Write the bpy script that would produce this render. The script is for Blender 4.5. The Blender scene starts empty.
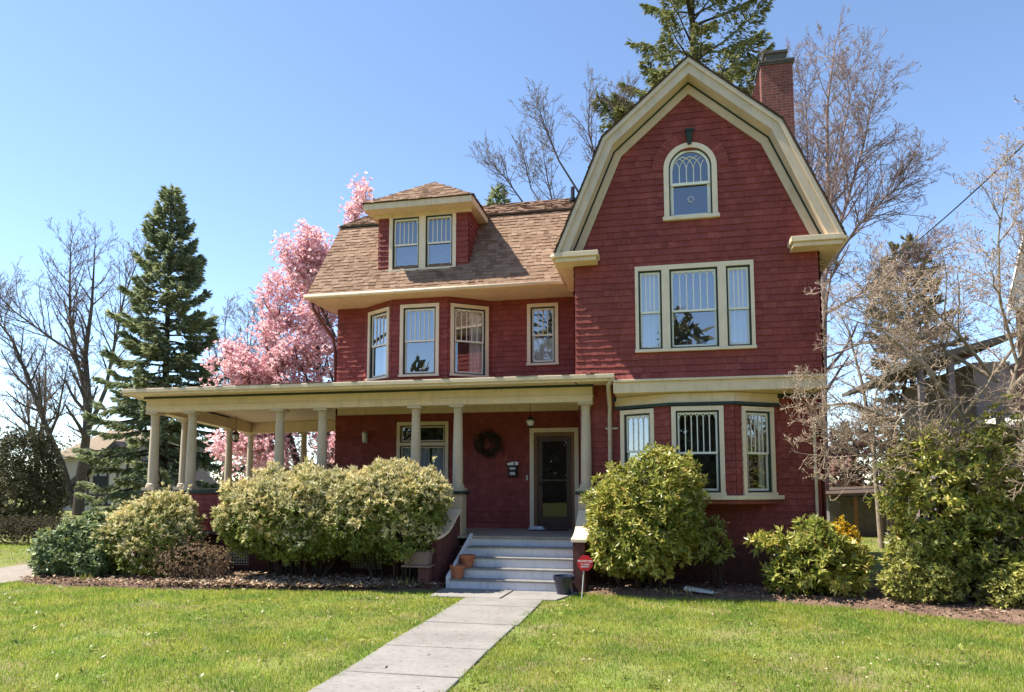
import bpy, math, random
import numpy as np
from mathutils import Vector, Matrix

scene = bpy.context.scene
COL = scene.collection
rnd = random.Random(11)
R = math.radians

# ----------------------------------------------------------------- materials
def new_mat(name):
    m = bpy.data.materials.new(name)
    m.use_nodes = True
    nt = m.node_tree
    b = nt.nodes['Principled BSDF']
    return m, nt, b

def node(nt, t, **kw):
    n = nt.nodes.new(t)
    for k, v in kw.items():
        if k.startswith('i_'):
            n.inputs[k[2:].replace('_', ' ')].default_value = v
        else:
            setattr(n, k, v)
    return n

def ramp(nt, stops, interp='LINEAR'):
    r = nt.nodes.new('ShaderNodeValToRGB')
    e = r.color_ramp.elements
    r.color_ramp.interpolation = interp
    while len(e) < len(stops):
        e.new(0.5)
    for el, (p, c) in zip(e, stops):
        el.position = p
        el.color = (c[0], c[1], c[2], 1)
    return r

def paint(name, col, rough=0.55, var=0.12, scale=3.0, bump=0.1, stain=None, spec=0.35):
    """painted wood: slow tone drift, streaky grime, faint grain bump"""
    m, nt, b = new_mat(name)
    tc = node(nt, 'ShaderNodeTexCoord')
    n1 = node(nt, 'ShaderNodeTexNoise', i_Scale=scale, i_Detail=6.0, i_Roughness=0.65)
    nt.links.new(tc.outputs['Object'], n1.inputs['Vector'])
    lo = [c * (1 - var) for c in col]
    hi = [min(1, c * (1 + var * .6)) for c in col]
    r1 = ramp(nt, [(0.3, lo), (0.7, hi)])
    nt.links.new(n1.outputs['Fac'], r1.inputs['Fac'])
    out = r1.outputs['Color']
    if stain:
        mp = node(nt, 'ShaderNodeMapping')
        mp.inputs['Scale'].default_value = (6, 6, 1.2)
        nt.links.new(tc.outputs['Object'], mp.inputs['Vector'])
        n2 = node(nt, 'ShaderNodeTexNoise', i_Scale=1.6, i_Detail=8.0, i_Roughness=0.7)
        nt.links.new(mp.outputs['Vector'], n2.inputs['Vector'])
        r2 = ramp(nt, [(0.52, (0, 0, 0)), (0.75, (1, 1, 1))])
        nt.links.new(n2.outputs['Fac'], r2.inputs['Fac'])
        mx = node(nt, 'ShaderNodeMix', data_type='RGBA')
        mx.inputs[7].default_value = (*stain, 1)
        mul = node(nt, 'ShaderNodeMath', operation='MULTIPLY')
        mul.inputs[1].default_value = 0.55
        nt.links.new(r2.outputs['Color'], mul.inputs[0])
        nt.links.new(mul.outputs[0], mx.inputs[0])
        nt.links.new(out, mx.inputs[6])
        out = mx.outputs[2]
    nt.links.new(out, b.inputs['Base Color'])
    b.inputs['Roughness'].default_value = rough
    b.inputs['Specular IOR Level'].default_value = spec
    if bump:
        n3 = node(nt, 'ShaderNodeTexNoise', i_Scale=scale * 14, i_Detail=3.0)
        nt.links.new(tc.outputs['Object'], n3.inputs['Vector'])
        bp = node(nt, 'ShaderNodeBump', i_Strength=bump, i_Distance=0.01)
        nt.links.new(n3.outputs['Fac'], bp.inputs['Height'])
        nt.links.new(bp.outputs['Normal'], b.inputs['Normal'])
    return m

def island_mat(name, stops, rough=0.75, bump=0.3, bscale=60, drift=None, dscale=0.8, spec=0.3, fine=None):
    """each loose shingle / leaf / stone takes its own tone from the ramp"""
    m, nt, b = new_mat(name)
    g = node(nt, 'ShaderNodeNewGeometry')
    r = ramp(nt, stops)
    nt.links.new(g.outputs['Random Per Island'], r.inputs['Fac'])
    out = r.outputs['Color']
    tc = node(nt, 'ShaderNodeTexCoord')
    if drift:
        n = node(nt, 'ShaderNodeTexNoise', i_Scale=dscale, i_Detail=5.0, i_Roughness=0.6)
        nt.links.new(tc.outputs['Object'], n.inputs['Vector'])
        r2 = ramp(nt, [(0.35, drift[0]), (0.65, drift[1])])
        nt.links.new(n.outputs['Fac'], r2.inputs['Fac'])
        mx = node(nt, 'ShaderNodeMix', data_type='RGBA', blend_type='MULTIPLY')
        mx.inputs[0].default_value = 1.0
        nt.links.new(out, mx.inputs[6]); nt.links.new(r2.outputs['Color'], mx.inputs[7])
        out = mx.outputs[2]
    if fine:
        n = node(nt, 'ShaderNodeTexNoise', i_Scale=fine, i_Detail=4.0, i_Roughness=0.7)
        nt.links.new(tc.outputs['Object'], n.inputs['Vector'])
        r2 = ramp(nt, [(0.3, (.72, .72, .72)), (0.7, (1.15, 1.15, 1.15))])
        nt.links.new(n.outputs['Fac'], r2.inputs['Fac'])
        mx = node(nt, 'ShaderNodeMix', data_type='RGBA', blend_type='MULTIPLY')
        mx.inputs[0].default_value = 1.0
        nt.links.new(out, mx.inputs[6]); nt.links.new(r2.outputs['Color'], mx.inputs[7])
        out = mx.outputs[2]
    nt.links.new(out, b.inputs['Base Color'])
    b.inputs['Roughness'].default_value = rough
    b.inputs['Specular IOR Level'].default_value = spec
    if bump:
        n3 = node(nt, 'ShaderNodeTexNoise', i_Scale=bscale, i_Detail=4.0)
        nt.links.new(tc.outputs['Object'], n3.inputs['Vector'])
        bp = node(nt, 'ShaderNodeBump', i_Strength=bump, i_Distance=0.01)
        nt.links.new(n3.outputs['Fac'], bp.inputs['Height'])
        nt.links.new(bp.outputs['Normal'], b.inputs['Normal'])
    return m

def leaf_mat(name, stops, rough=0.45, trans=0.3, patch=None, pscale=1.2, spec=0.5):
    m, nt, b = new_mat(name)
    g = node(nt, 'ShaderNodeNewGeometry')
    r = ramp(nt, stops)
    nt.links.new(g.outputs['Random Per Island'], r.inputs['Fac'])
    out = r.outputs['Color']
    if patch:
        tc = node(nt, 'ShaderNodeTexCoord')
        n = node(nt, 'ShaderNodeTexNoise', i_Scale=pscale, i_Detail=3.0)
        nt.links.new(tc.outputs['Object'], n.inputs['Vector'])
        r2 = ramp(nt, [(0.38, patch[0]), (0.62, patch[1])])
        nt.links.new(n.outputs['Fac'], r2.inputs['Fac'])
        mx = node(nt, 'ShaderNodeMix', data_type='RGBA', blend_type='MULTIPLY')
        mx.inputs[0].default_value = 1.0
        nt.links.new(out, mx.inputs[6]); nt.links.new(r2.outputs['Color'], mx.inputs[7])
        out = mx.outputs[2]
    nt.links.new(out, b.inputs['Base Color'])
    b.inputs['Roughness'].default_value = rough
    b.inputs['Specular IOR Level'].default_value = spec
    if trans:
        t = node(nt, 'ShaderNodeBsdfTranslucent')
        nt.links.new(out, t.inputs['Color'])
        ms = node(nt, 'ShaderNodeMixShader')
        ms.inputs[0].default_value = trans
        o = nt.nodes['Material Output']
        nt.links.new(b.outputs[0], ms.inputs[1]); nt.links.new(t.outputs[0], ms.inputs[2])
        nt.links.new(ms.outputs[0], o.inputs['Surface'])
    return m

def glass_mat(name, refl=0.35, tint=(0.9, 0.94, 0.96)):
    m, nt, b = new_mat(name)
    o = nt.nodes['Material Output']
    tr = node(nt, 'ShaderNodeBsdfTransparent'); tr.inputs['Color'].default_value = (*tint, 1)
    gl = node(nt, 'ShaderNodeBsdfGlossy'); gl.inputs['Roughness'].default_value = 0.012
    gl.inputs['Color'].default_value = (.95, .97, 1, 1)
    tc = node(nt, 'ShaderNodeTexCoord')
    n = node(nt, 'ShaderNodeTexNoise', i_Scale=1.7, i_Detail=1.5)      # old wavy panes
    nt.links.new(tc.outputs['Object'], n.inputs['Vector'])
    bp = node(nt, 'ShaderNodeBump', i_Strength=0.045, i_Distance=0.02)
    nt.links.new(n.outputs['Fac'], bp.inputs['Height'])
    nt.links.new(bp.outputs['Normal'], gl.inputs['Normal'])
    fr = node(nt, 'ShaderNodeFresnel', i_IOR=1.5)
    ad = node(nt, 'ShaderNodeMath', operation='ADD', use_clamp=True); ad.inputs[1].default_value = refl
    nt.links.new(fr.outputs[0], ad.inputs[0])
    ms = node(nt, 'ShaderNodeMixShader')
    nt.links.new(ad.outputs[0], ms.inputs[0])
    nt.links.new(tr.outputs[0], ms.inputs[1]); nt.links.new(gl.outputs[0], ms.inputs[2])
    nt.links.new(ms.outputs[0], o.inputs['Surface'])
    return m

def brick_mat(name, c1, c2, mortar, sx=1.0, rough=0.85):
    m, nt, b = new_mat(name)
    tc = node(nt, 'ShaderNodeTexCoord')
    sep = node(nt, 'ShaderNodeSeparateXYZ')
    nt.links.new(tc.outputs['Object'], sep.inputs[0])
    ad = node(nt, 'ShaderNodeMath', operation='ADD')
    nt.links.new(sep.outputs[0], ad.inputs[0]); nt.links.new(sep.outputs[1], ad.inputs[1])
    cb = node(nt, 'ShaderNodeCombineXYZ')
    nt.links.new(ad.outputs[0], cb.inputs[0]); nt.links.new(sep.outputs[2], cb.inputs[1])
    br = node(nt, 'ShaderNodeTexBrick', i_Scale=1.0)
    br.inputs['Brick Width'].default_value = 0.21
    br.inputs['Row Height'].default_value = 0.068
    br.inputs['Mortar Size'].default_value = 0.006
    br.inputs['Mortar Smooth'].default_value = 0.3
    br.inputs['Color1'].default_value = (*c1, 1); br.inputs['Color2'].default_value = (*c2, 1); br.inputs['Mortar'].default_value = (*mortar, 1)
    nt.links.new(cb.outputs[0], br.inputs['Vector'])
    n = node(nt, 'ShaderNodeTexNoise', i_Scale=9.0, i_Detail=6.0)
    nt.links.new(tc.outputs['Object'], n.inputs['Vector'])
    r2 = ramp(nt, [(0.3, (.65, .65, .65)), (0.7, (1.15, 1.12, 1.1))])
    nt.links.new(n.outputs['Fac'], r2.inputs['Fac'])
    mx = node(nt, 'ShaderNodeMix', data_type='RGBA', blend_type='MULTIPLY'); mx.inputs[0].default_value = 1
    nt.links.new(br.outputs['Color'], mx.inputs[6]); nt.links.new(r2.outputs['Color'], mx.inputs[7])
    nt.links.new(mx.outputs[2], b.inputs['Base Color'])
    b.inputs['Roughness'].default_value = rough
    bp = node(nt, 'ShaderNodeBump', i_Strength=0.6, i_Distance=0.006, invert=True)
    nt.links.new(br.outputs['Fac'], bp.inputs['Height'])
    nt.links.new(bp.outputs['Normal'], b.inputs['Normal'])
    return m

M = {}
RED = (0.185, 0.030, 0.030)
M['shingle'] = island_mat('red_wall_shingle', [(0, (.225, .047, .037)), (.45, (.255, .055, .044)), (.8, (.275, .061, .048)), (1, (.31, .076, .060))], rough=.7, bump=.35, bscale=45, drift=((.87, .87, .88), (1.09, 1.08, 1.07)), dscale=1.3, fine=22)
M['red'] = paint('red_painted_board', (.25, .062, .05), rough=.6, var=.2, bump=.15)
M['red_pipe'] = paint('red_brown_gutter', (.13, .035, .03), rough=.5)
M['cream'] = paint('cream_trim_paint', (.70, .553, .375), var=.10, stain=(.34, .29, .19), bump=.08)
M['cream_win'] = paint('pale_cream_window_paint', (.77, .632, .465), var=.08, stain=(.48, .42, .30), bump=.08)
M['column'] = paint('stone_cream_column_paint', (.52, .42, .30), var=.10, stain=(.38, .29, .20), scale=2.2, bump=.08)
M['rake'] = paint('shade_toned_cream_rake_paint', (.58, .467, .345), var=.10, stain=(.32, .29, .21), bump=.08)  # same cream trim paint, with the gable's greyer shade put into its colour
M['green'] = paint('dark_green_trim_paint', (.020, .036, .028), var=.2, bump=.05)
M['white'] = paint('white_stair_paint', (.66, .64, .66), var=.10, stain=(.27, .245, .22), rough=.5)
M['sash'] = paint('pale_sash_paint', (.80, .77, .66), var=.05, bump=.03)
M['grey_floor'] = paint('grey_porch_floor_paint', (.33, .29, .25), var=.2, stain=(.14, .12, .10))
M['tread'] = paint('worn_grey_tread', (.21, .20, .19), var=.25, stain=(.42, .40, .38), scale=6)
M['roof'] = island_mat('tan_asphalt_shingle', [(0, (.185, .115, .078)), (.2, (.245, .155, .105)), (.6, (.285, .185, .128)), (1, (.335, .228, .162))], rough=.95, bump=.5, bscale=120, drift=((.85, .84, .83), (1.08, 1.07, 1.05)), dscale=.7, spec=.1, fine=35)
M['roof_red'] = island_mat('red_brown_asphalt_shingle', [(0, (.20, .075, .045)), (1, (.36, .15, .09))], rough=.95, bump=.4, bscale=120, spec=.1)
M['roof_dark'] = paint('dark_roof_underlay', (.075, .05, .035), rough=.95, var=.2)
M['brick'] = brick_mat('chimney_brick', (.25, .065, .04), (.165, .042, .028), (.20, .155, .13))
M['found'] = brick_mat('painted_foundation_brick', (.135, .042, .036), (.10, .032, .028), (.075, .03, .028))
M['cap'] = paint('weathered_grey_stone', (.10, .088, .075), rough=.9, var=.3, scale=8)
M['pot'] = paint('terracotta', (.42, .15, .075), rough=.85, var=.2, scale=9)
M['blue_pot'] = paint('dark_blue_glaze', (.02, .022, .045), rough=.2, var=.3, spec=.6)
M['glass'] = glass_mat('old_window_glass', .16)
M['glass_blue'] = glass_mat('sky_facing_glass', .24)
M['glass_dim'] = glass_mat('screened_glass', .0, (.5, .52, .54))
M['curtain'] = paint('white_curtain_cloth', (.86, .87, .88), rough=.9, var=.06)
M['room'] = paint('dark_room_interior', (.03, .03, .034), rough=.9, var=.2, bump=0)
M['blind'] = paint('grey_blue_roller_shade', (.13, .16, .21), rough=.9, var=.05)
M['door'] = paint('dark_brown_door_paint', (.085, .045, .028), rough=.4, var=.2)
M['wood'] = paint('brown_wood_frame', (.24, .12, .055), rough=.5, var=.2)
M['black'] = paint('black_metal', (.012, .012, .013), rough=.4, bump=0)
M['steel'] = paint('galvanised_post', (.55, .54, .50), rough=.45, bump=0)
M['lamp_glass'] = paint('frosted_lamp_glass', (.62, .58, .48), rough=.25, bump=0, spec=.6)
M['sign_red'] = paint('red_sign_face', (.62, .022, .035), rough=.35, var=.05, bump=0)
M['sign_white'] = paint('white_sign_ink', (.80, .76, .76), rough=.4, var=.02, bump=0)
M['silver'] = paint('silver_panel', (.60, .58, .60), rough=.4, var=.05, bump=0)
M['lattice'] = paint('cream_lattice', (.56, .50, .37), rough=.7, var=.15)
M['bluecloth'] = paint('folded_newspaper', (.56, .60, .66), rough=.7, var=.2, scale=20)
M['stone_pink'] = paint('pinkish_cast_stone', (.22, .15, .135), rough=.9, var=.25, scale=7)

# ----------------------------------------------------------------- mesh builder
def wbase(o):
    v = Vector((0, 0, 0))
    while o is not None:
        v += o.location
        o = o.parent
    return v

class MB:
    def __init__(s):
        s.v, s.f, s.m = [], [], []
    def poly(s, pts, mi=0):
        i = len(s.v)
        s.v.extend([tuple(p) for p in pts])
        s.f.append(tuple(range(i, i + len(pts)))); s.m.append(mi)
    def hexa(s, p, mi=0):
        """8 corners: bottom ring 0-3, top ring 4-7"""
        i = len(s.v)
        s.v.extend([tuple(q) for q in p])
        for f in ((0, 3, 2, 1), (4, 5, 6, 7), (0, 1, 5, 4), (1, 2, 6, 5), (2, 3, 7, 6), (3, 0, 4, 7)):
            s.f.append(tuple(i + k for k in f)); s.m.append(mi)
    def box(s, x0, x1, y0, y1, z0, z1, mi=0):
        s.hexa([(x0, y0, z0), (x1, y0, z0), (x1, y1, z0), (x0, y1, z0), (x0, y0, z1), (x1, y0, z1), (x1, y1, z1), (x0, y1, z1)], mi)
    def prism(s, pts, off, mi=0):
        """closed polygon (3D points) extruded by off"""
        off = Vector(off); n = len(pts); i = len(s.v)
        s.v.extend([tuple(p) for p in pts]); s.v.extend([tuple(Vector(p) + off) for p in pts])
        s.f.append(tuple(i + k for k in range(n))); s.m.append(mi)
        s.f.append(tuple(i + n + k for k in reversed(range(n)))); s.m.append(mi)
        for k in range(n):
            j = (k + 1) % n
            s.f.append((i + j, i + k, i + n + k, i + n + j)); s.m.append(mi)
    def band(s, outer, inner, off, mi=0):
        """strip between two matching polylines, extruded by off"""
        for k in range(len(outer) - 1):
            s.prism([outer[k], outer[k + 1], inner[k + 1], inner[k]], off, mi)
    def tube(s, pts, rad, n=8, mi=0, cap=True):
        pts = [Vector(p) for p in pts]
        if not hasattr(rad, '__len__'):
            rad = [rad] * len(pts)
        i0 = len(s.v)
        for k, p in enumerate(pts):
            d = (pts[min(k + 1, len(pts) - 1)] - pts[max(k - 1, 0)]).normalized()
            a = d.cross(Vector((0, 0, 1)) if abs(d.z) < .9 else Vector((1, 0, 0))).normalized()
            b = d.cross(a)
            for j in range(n):
                t = 2 * math.pi * j / n
                s.v.append(tuple(p + (a * math.cos(t) + b * math.sin(t)) * rad[k]))
        for k in range(len(pts) - 1):
            for j in range(n):
                a0 = i0 + k * n + j; a1 = i0 + k * n + (j + 1) % n
                s.f.append((a0, a1, a1 + n, a0 + n)); s.m.append(mi)
        if cap:
            s.f.append(tuple(i0 + j for j in reversed(range(n)))); s.m.append(mi)
            s.f.append(tuple(i0 + (len(pts) - 1) * n + j for j in range(n))); s.m.append(mi)
    def lathe(s, c, prof, n=20, mi=0):
        i0 = len(s.v)
        for (r, z) in prof:
            for j in range(n):
                t = 2 * math.pi * j / n
                s.v.append((c[0] + r * math.cos(t), c[1] + r * math.sin(t), c[2] + z))
        for k in range(len(prof) - 1):
            for j in range(n):
                a0 = i0 + k * n + j; a1 = i0 + k * n + (j + 1) % n
                s.f.append((a0, a1, a1 + n, a0 + n)); s.m.append(mi)
        s.f.append(tuple(i0 + j for j in reversed(range(n)))); s.m.append(mi)
        s.f.append(tuple(i0 + (len(prof) - 1) * n + j for j in range(n))); s.m.append(mi)
    def build(s, name, mats, parent=None, smooth=False, bevel=0):
        if not isinstance(mats, (list, tuple)):
            mats = [mats]
        b = wbase(parent) if parent else Vector((0, 0, 0))
        me = bpy.data.meshes.new(name)
        me.from_pydata([(p[0] - b.x, p[1] - b.y, p[2] - b.z) for p in s.v], [], s.f)
        for m in mats:
            me.materials.append(m)
        me.polygons.foreach_set('material_index', s.m)
        if smooth:
            me.polygons.foreach_set('use_smooth', [True] * len(s.f))
        me.update()
        o = bpy.data.objects.new(name, me)
        COL.objects.link(o)
        if parent:
            o.parent = parent
        if bevel:
            md = o.modifiers.new('bevel', 'BEVEL'); md.width = bevel; md.segments = 2; md.limit_method = 'ANGLE'; md.angle_limit = R(40)
        return o

def np_mesh(name, V, F, mat, parent=None, smooth=False):
    """V (n,3) world coordinates, F (m,k) same-size faces"""
    V = np.asarray(V, dtype=np.float32); F = np.asarray(F, dtype=np.int32)
    b = wbase(parent) if parent else Vector((0, 0, 0))
    V = V - np.array([b.x, b.y, b.z], dtype=np.float32)
    me = bpy.data.meshes.new(name)
    me.vertices.add(len(V)); me.vertices.foreach_set('co', V.ravel())
    m, k = F.shape
    me.loops.add(m * k); me.loops.foreach_set('vertex_index', F.ravel())
    me.polygons.add(m)
    me.polygons.foreach_set('loop_start', np.arange(0, m * k, k, dtype=np.int32))
    me.polygons.foreach_set('loop_total', np.full(m, k, dtype=np.int32))
    if smooth:
        me.polygons.foreach_set('use_smooth', np.ones(m, dtype=bool))
    me.materials.append(mat)
    me.update(calc_edges=True); me.validate()
    o = bpy.data.objects.new(name, me); COL.objects.link(o)
    if parent:
        o.parent = parent
    return o

def tag(o, label=None, cat=None, group=None, kind=None):
    if label: o['label'] = label
    if cat: o['category'] = cat
    if group: o['group'] = group
    if kind: o['kind'] = kind
    return o

def thing(name, loc, label, cat, group=None):
    o = bpy.data.objects.new(name, None); o.empty_display_size = .3
    COL.objects.link(o); o.location = loc
    return tag(o, label, cat, group)

V3 = Vector
ZU = V3((0, 0, 1))

# local wall frame: u along the wall, z up, d outward
class Frame:
    def __init__(s, O, T, N):
        s.O, s.T, s.N = V3(O), V3(T).normalized(), V3(N).normalized()
    def p(s, u, z, d=0):
        q = s.O + s.T * u + s.N * d
        return (q.x, q.y, z + s.O.z + s.N.z * 0)
    def box(s, mb, u0, u1, z0, z1, d0, d1, mi=0):
        mb.hexa([s.p(u0, z0, d1), s.p(u1, z0, d1), s.p(u1, z0, d0), s.p(u0, z0, d0), s.p(u0, z1, d1), s.p(u1, z1, d1), s.p(u1, z1, d0), s.p(u0, z1, d0)], mi)

def shingle_wall(mb, fr, z0, z1, left, right, openings=(), course=.131, wlo=.09, whi=.19, flare=None, seed=1):
    """courses of separate wooden shingles, each a little proud at its butt, on a dark backing; openings = (u0,u1,z0,z1)"""
    rr = random.Random(seed)
    n = max(1, round((z1 - z0) / course)); h = (z1 - z0) / n
    for k in range(n):
        a, b = z0 + k * h, z0 + (k + 1) * h
        mid = (a + b) / 2
        fl = (flare(a) if flare else 0, flare(b) if flare else 0)
        ul, ur = max(left(a), left(b)) if False else left(mid), right(mid)
        cuts = [(ul, ur)]
        for (o0, o1, oz0, oz1) in openings:
            if oz0 < mid < oz1:
                nc = []
                for (c0, c1) in cuts:
                    if o1 <= c0 or o0 >= c1:
                        nc.append((c0, c1))
                    else:
                        if o0 > c0: nc.append((c0, o0))
                        if o1 < c1: nc.append((o1, c1))
                cuts = nc
        for (c0, c1) in cuts:
            if c1 - c0 < .01:
                continue
            ll = left(a) if c0 == ul else c0, left(b) if c0 == ul else c0
            lr = right(a) if c1 == ur else c1, right(b) if c1 == ur else c1
            mb.poly([fr.p(ll[0], a, fl[0] - .004), fr.p(lr[0], a, fl[0] - .004), fr.p(lr[1], b, fl[1] - .004), fr.p(ll[1], b, fl[1] - .004)], 1)
            u = c0
            while u < c1 - .02:
                w = rr.uniform(wlo, whi)
                e = min(u + w, c1)
                if c1 - e < .05: e = c1
                d = .022 + rr.uniform(-.004, .006); dz = rr.uniform(-.006, .006); g = rr.uniform(.001, .0035)
                u0, u1 = u + g, e - g
                t0 = max(u0, ll[1]) if c0 == ul else u0
                t1 = min(u1, lr[1]) if c1 == ur else u1
                if t1 - t0 > .01:
                    i = len(mb.v)
                    q = [fr.p(u0, a + dz, fl[0] + d), fr.p(u1, a + dz, fl[0] + d), fr.p(t1, b + .012, fl[1] + .001), fr.p(t0, b + .012, fl[1] + .001), fr.p(u0, a + dz, fl[0] - .003), fr.p(u1, a + dz, fl[0] - .003)]
                    mb.v.extend(q)
                    mb.f.append((i, i + 1, i + 2, i + 3)); mb.m.append(0)
                    mb.f.append((i + 4, i + 5, i + 1, i)); mb.m.append(0)
                u = e

def roof_plane(mb, O, T, S, left, right, length, course=.128, wlo=.08, whi=.20, seed=2, mi=0, mb_i=1):
    """courses of asphalt tabs going up slope vector S from O; left/right give the u extent at slope distance s"""
    rr = random.Random(seed)
    O, T, S = V3(O), V3(T).normalized(), V3(S).normalized()
    N = T.cross(S).normalized()
    if N.z < 0: N = -N
    P = lambda u, s, d: O + T * u + S * s + N * d
    n = max(1, round(length / course)); h = length / n
    for k in range(n):
        a, b = k * h, (k + 1) * h
        la, ra, lb, rb = left(a), right(a), left(b), right(b)
        mb.poly([P(la, a, -.004), P(ra, a, -.004), P(rb, b, -.004), P(lb, b, -.004)], mb_i)
        u = la
        while u < ra - .03:
            e = min(u + rr.uniform(wlo, whi), ra)
            if ra - e < .06: e = ra
            thick = .018 if rr.random() < .55 else .008
            drop = rr.choice((0, 0, .02)) + rr.uniform(-.003, .003)
            t0, t1 = max(u + .001, lb), min(e - .001, rb)
            if t1 - t0 > .01:
                i = len(mb.v)
                q = [P(u + .001, a - drop, thick), P(e - .001, a - drop, thick), P(t1, b, .002), P(t0, b, .002), P(u + .001, a - drop, -.003), P(e - .001, a - drop, -.003)]
                mb.v.extend([tuple(x) for x in q])
                mb.f.append((i, i + 1, i + 2, i + 3)); mb.m.append(mi)
                mb.f.append((i + 4, i + 5, i + 1, i)); mb.m.append(mi)
            u = e
EXPOSURE = 1.15
# ================================================================= HOUSE
house = thing('house', (-2.6, 17.0, 0), 'three storey red shingled house with cream trim, a gambrel gable and a wide front porch', 'house')
YG, YR, YW, YL = 13.8, 13.42, 16.63, 14.5      # gable wall, its rake front, porch wall, lower gable wall
WOPEN = {'gable': [], 'left': [], 'low': [], 'bayL': [], 'bayC': [], 'bayR': [], 'lbL': [], 'lbC': [], 'lbR': [], 'dorm': []}

def arc_pts(fr, u0, z0, u1, z1, bend, d, n=6):
    out = []
    for i in range(n + 1):
        t = i / n
        u = u0 + (u1 - u0) * (1 - math.cos(t * math.pi / 2))
        z = z0 + (z1 - z0) * math.sin(t * math.pi / 2)
        out.append(fr.p(u, z, d))
    return out

def gothic(mb, fr, u0, u1, zb, zt, n, d, mi, bw=.015):
    s = (u1 - u0) / (n + 1); h = s * .8
    for i in range(n + 2):
        u = u0 + s * i
        if 0 < i < n + 1:
            fr.box(mb, u - bw / 2 - .002, u + bw / 2 + .002, zb, zt - h, d - .008, d + .008, mi)
        for sg in (-1, 1):
            if (i == 0 and sg < 0) or (i == n + 1 and sg > 0): continue
            mb.tube(arc_pts(fr, u, zt - h, u + sg * s * .5, zt, 0, d), bw * .55, 4, mi)

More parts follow.
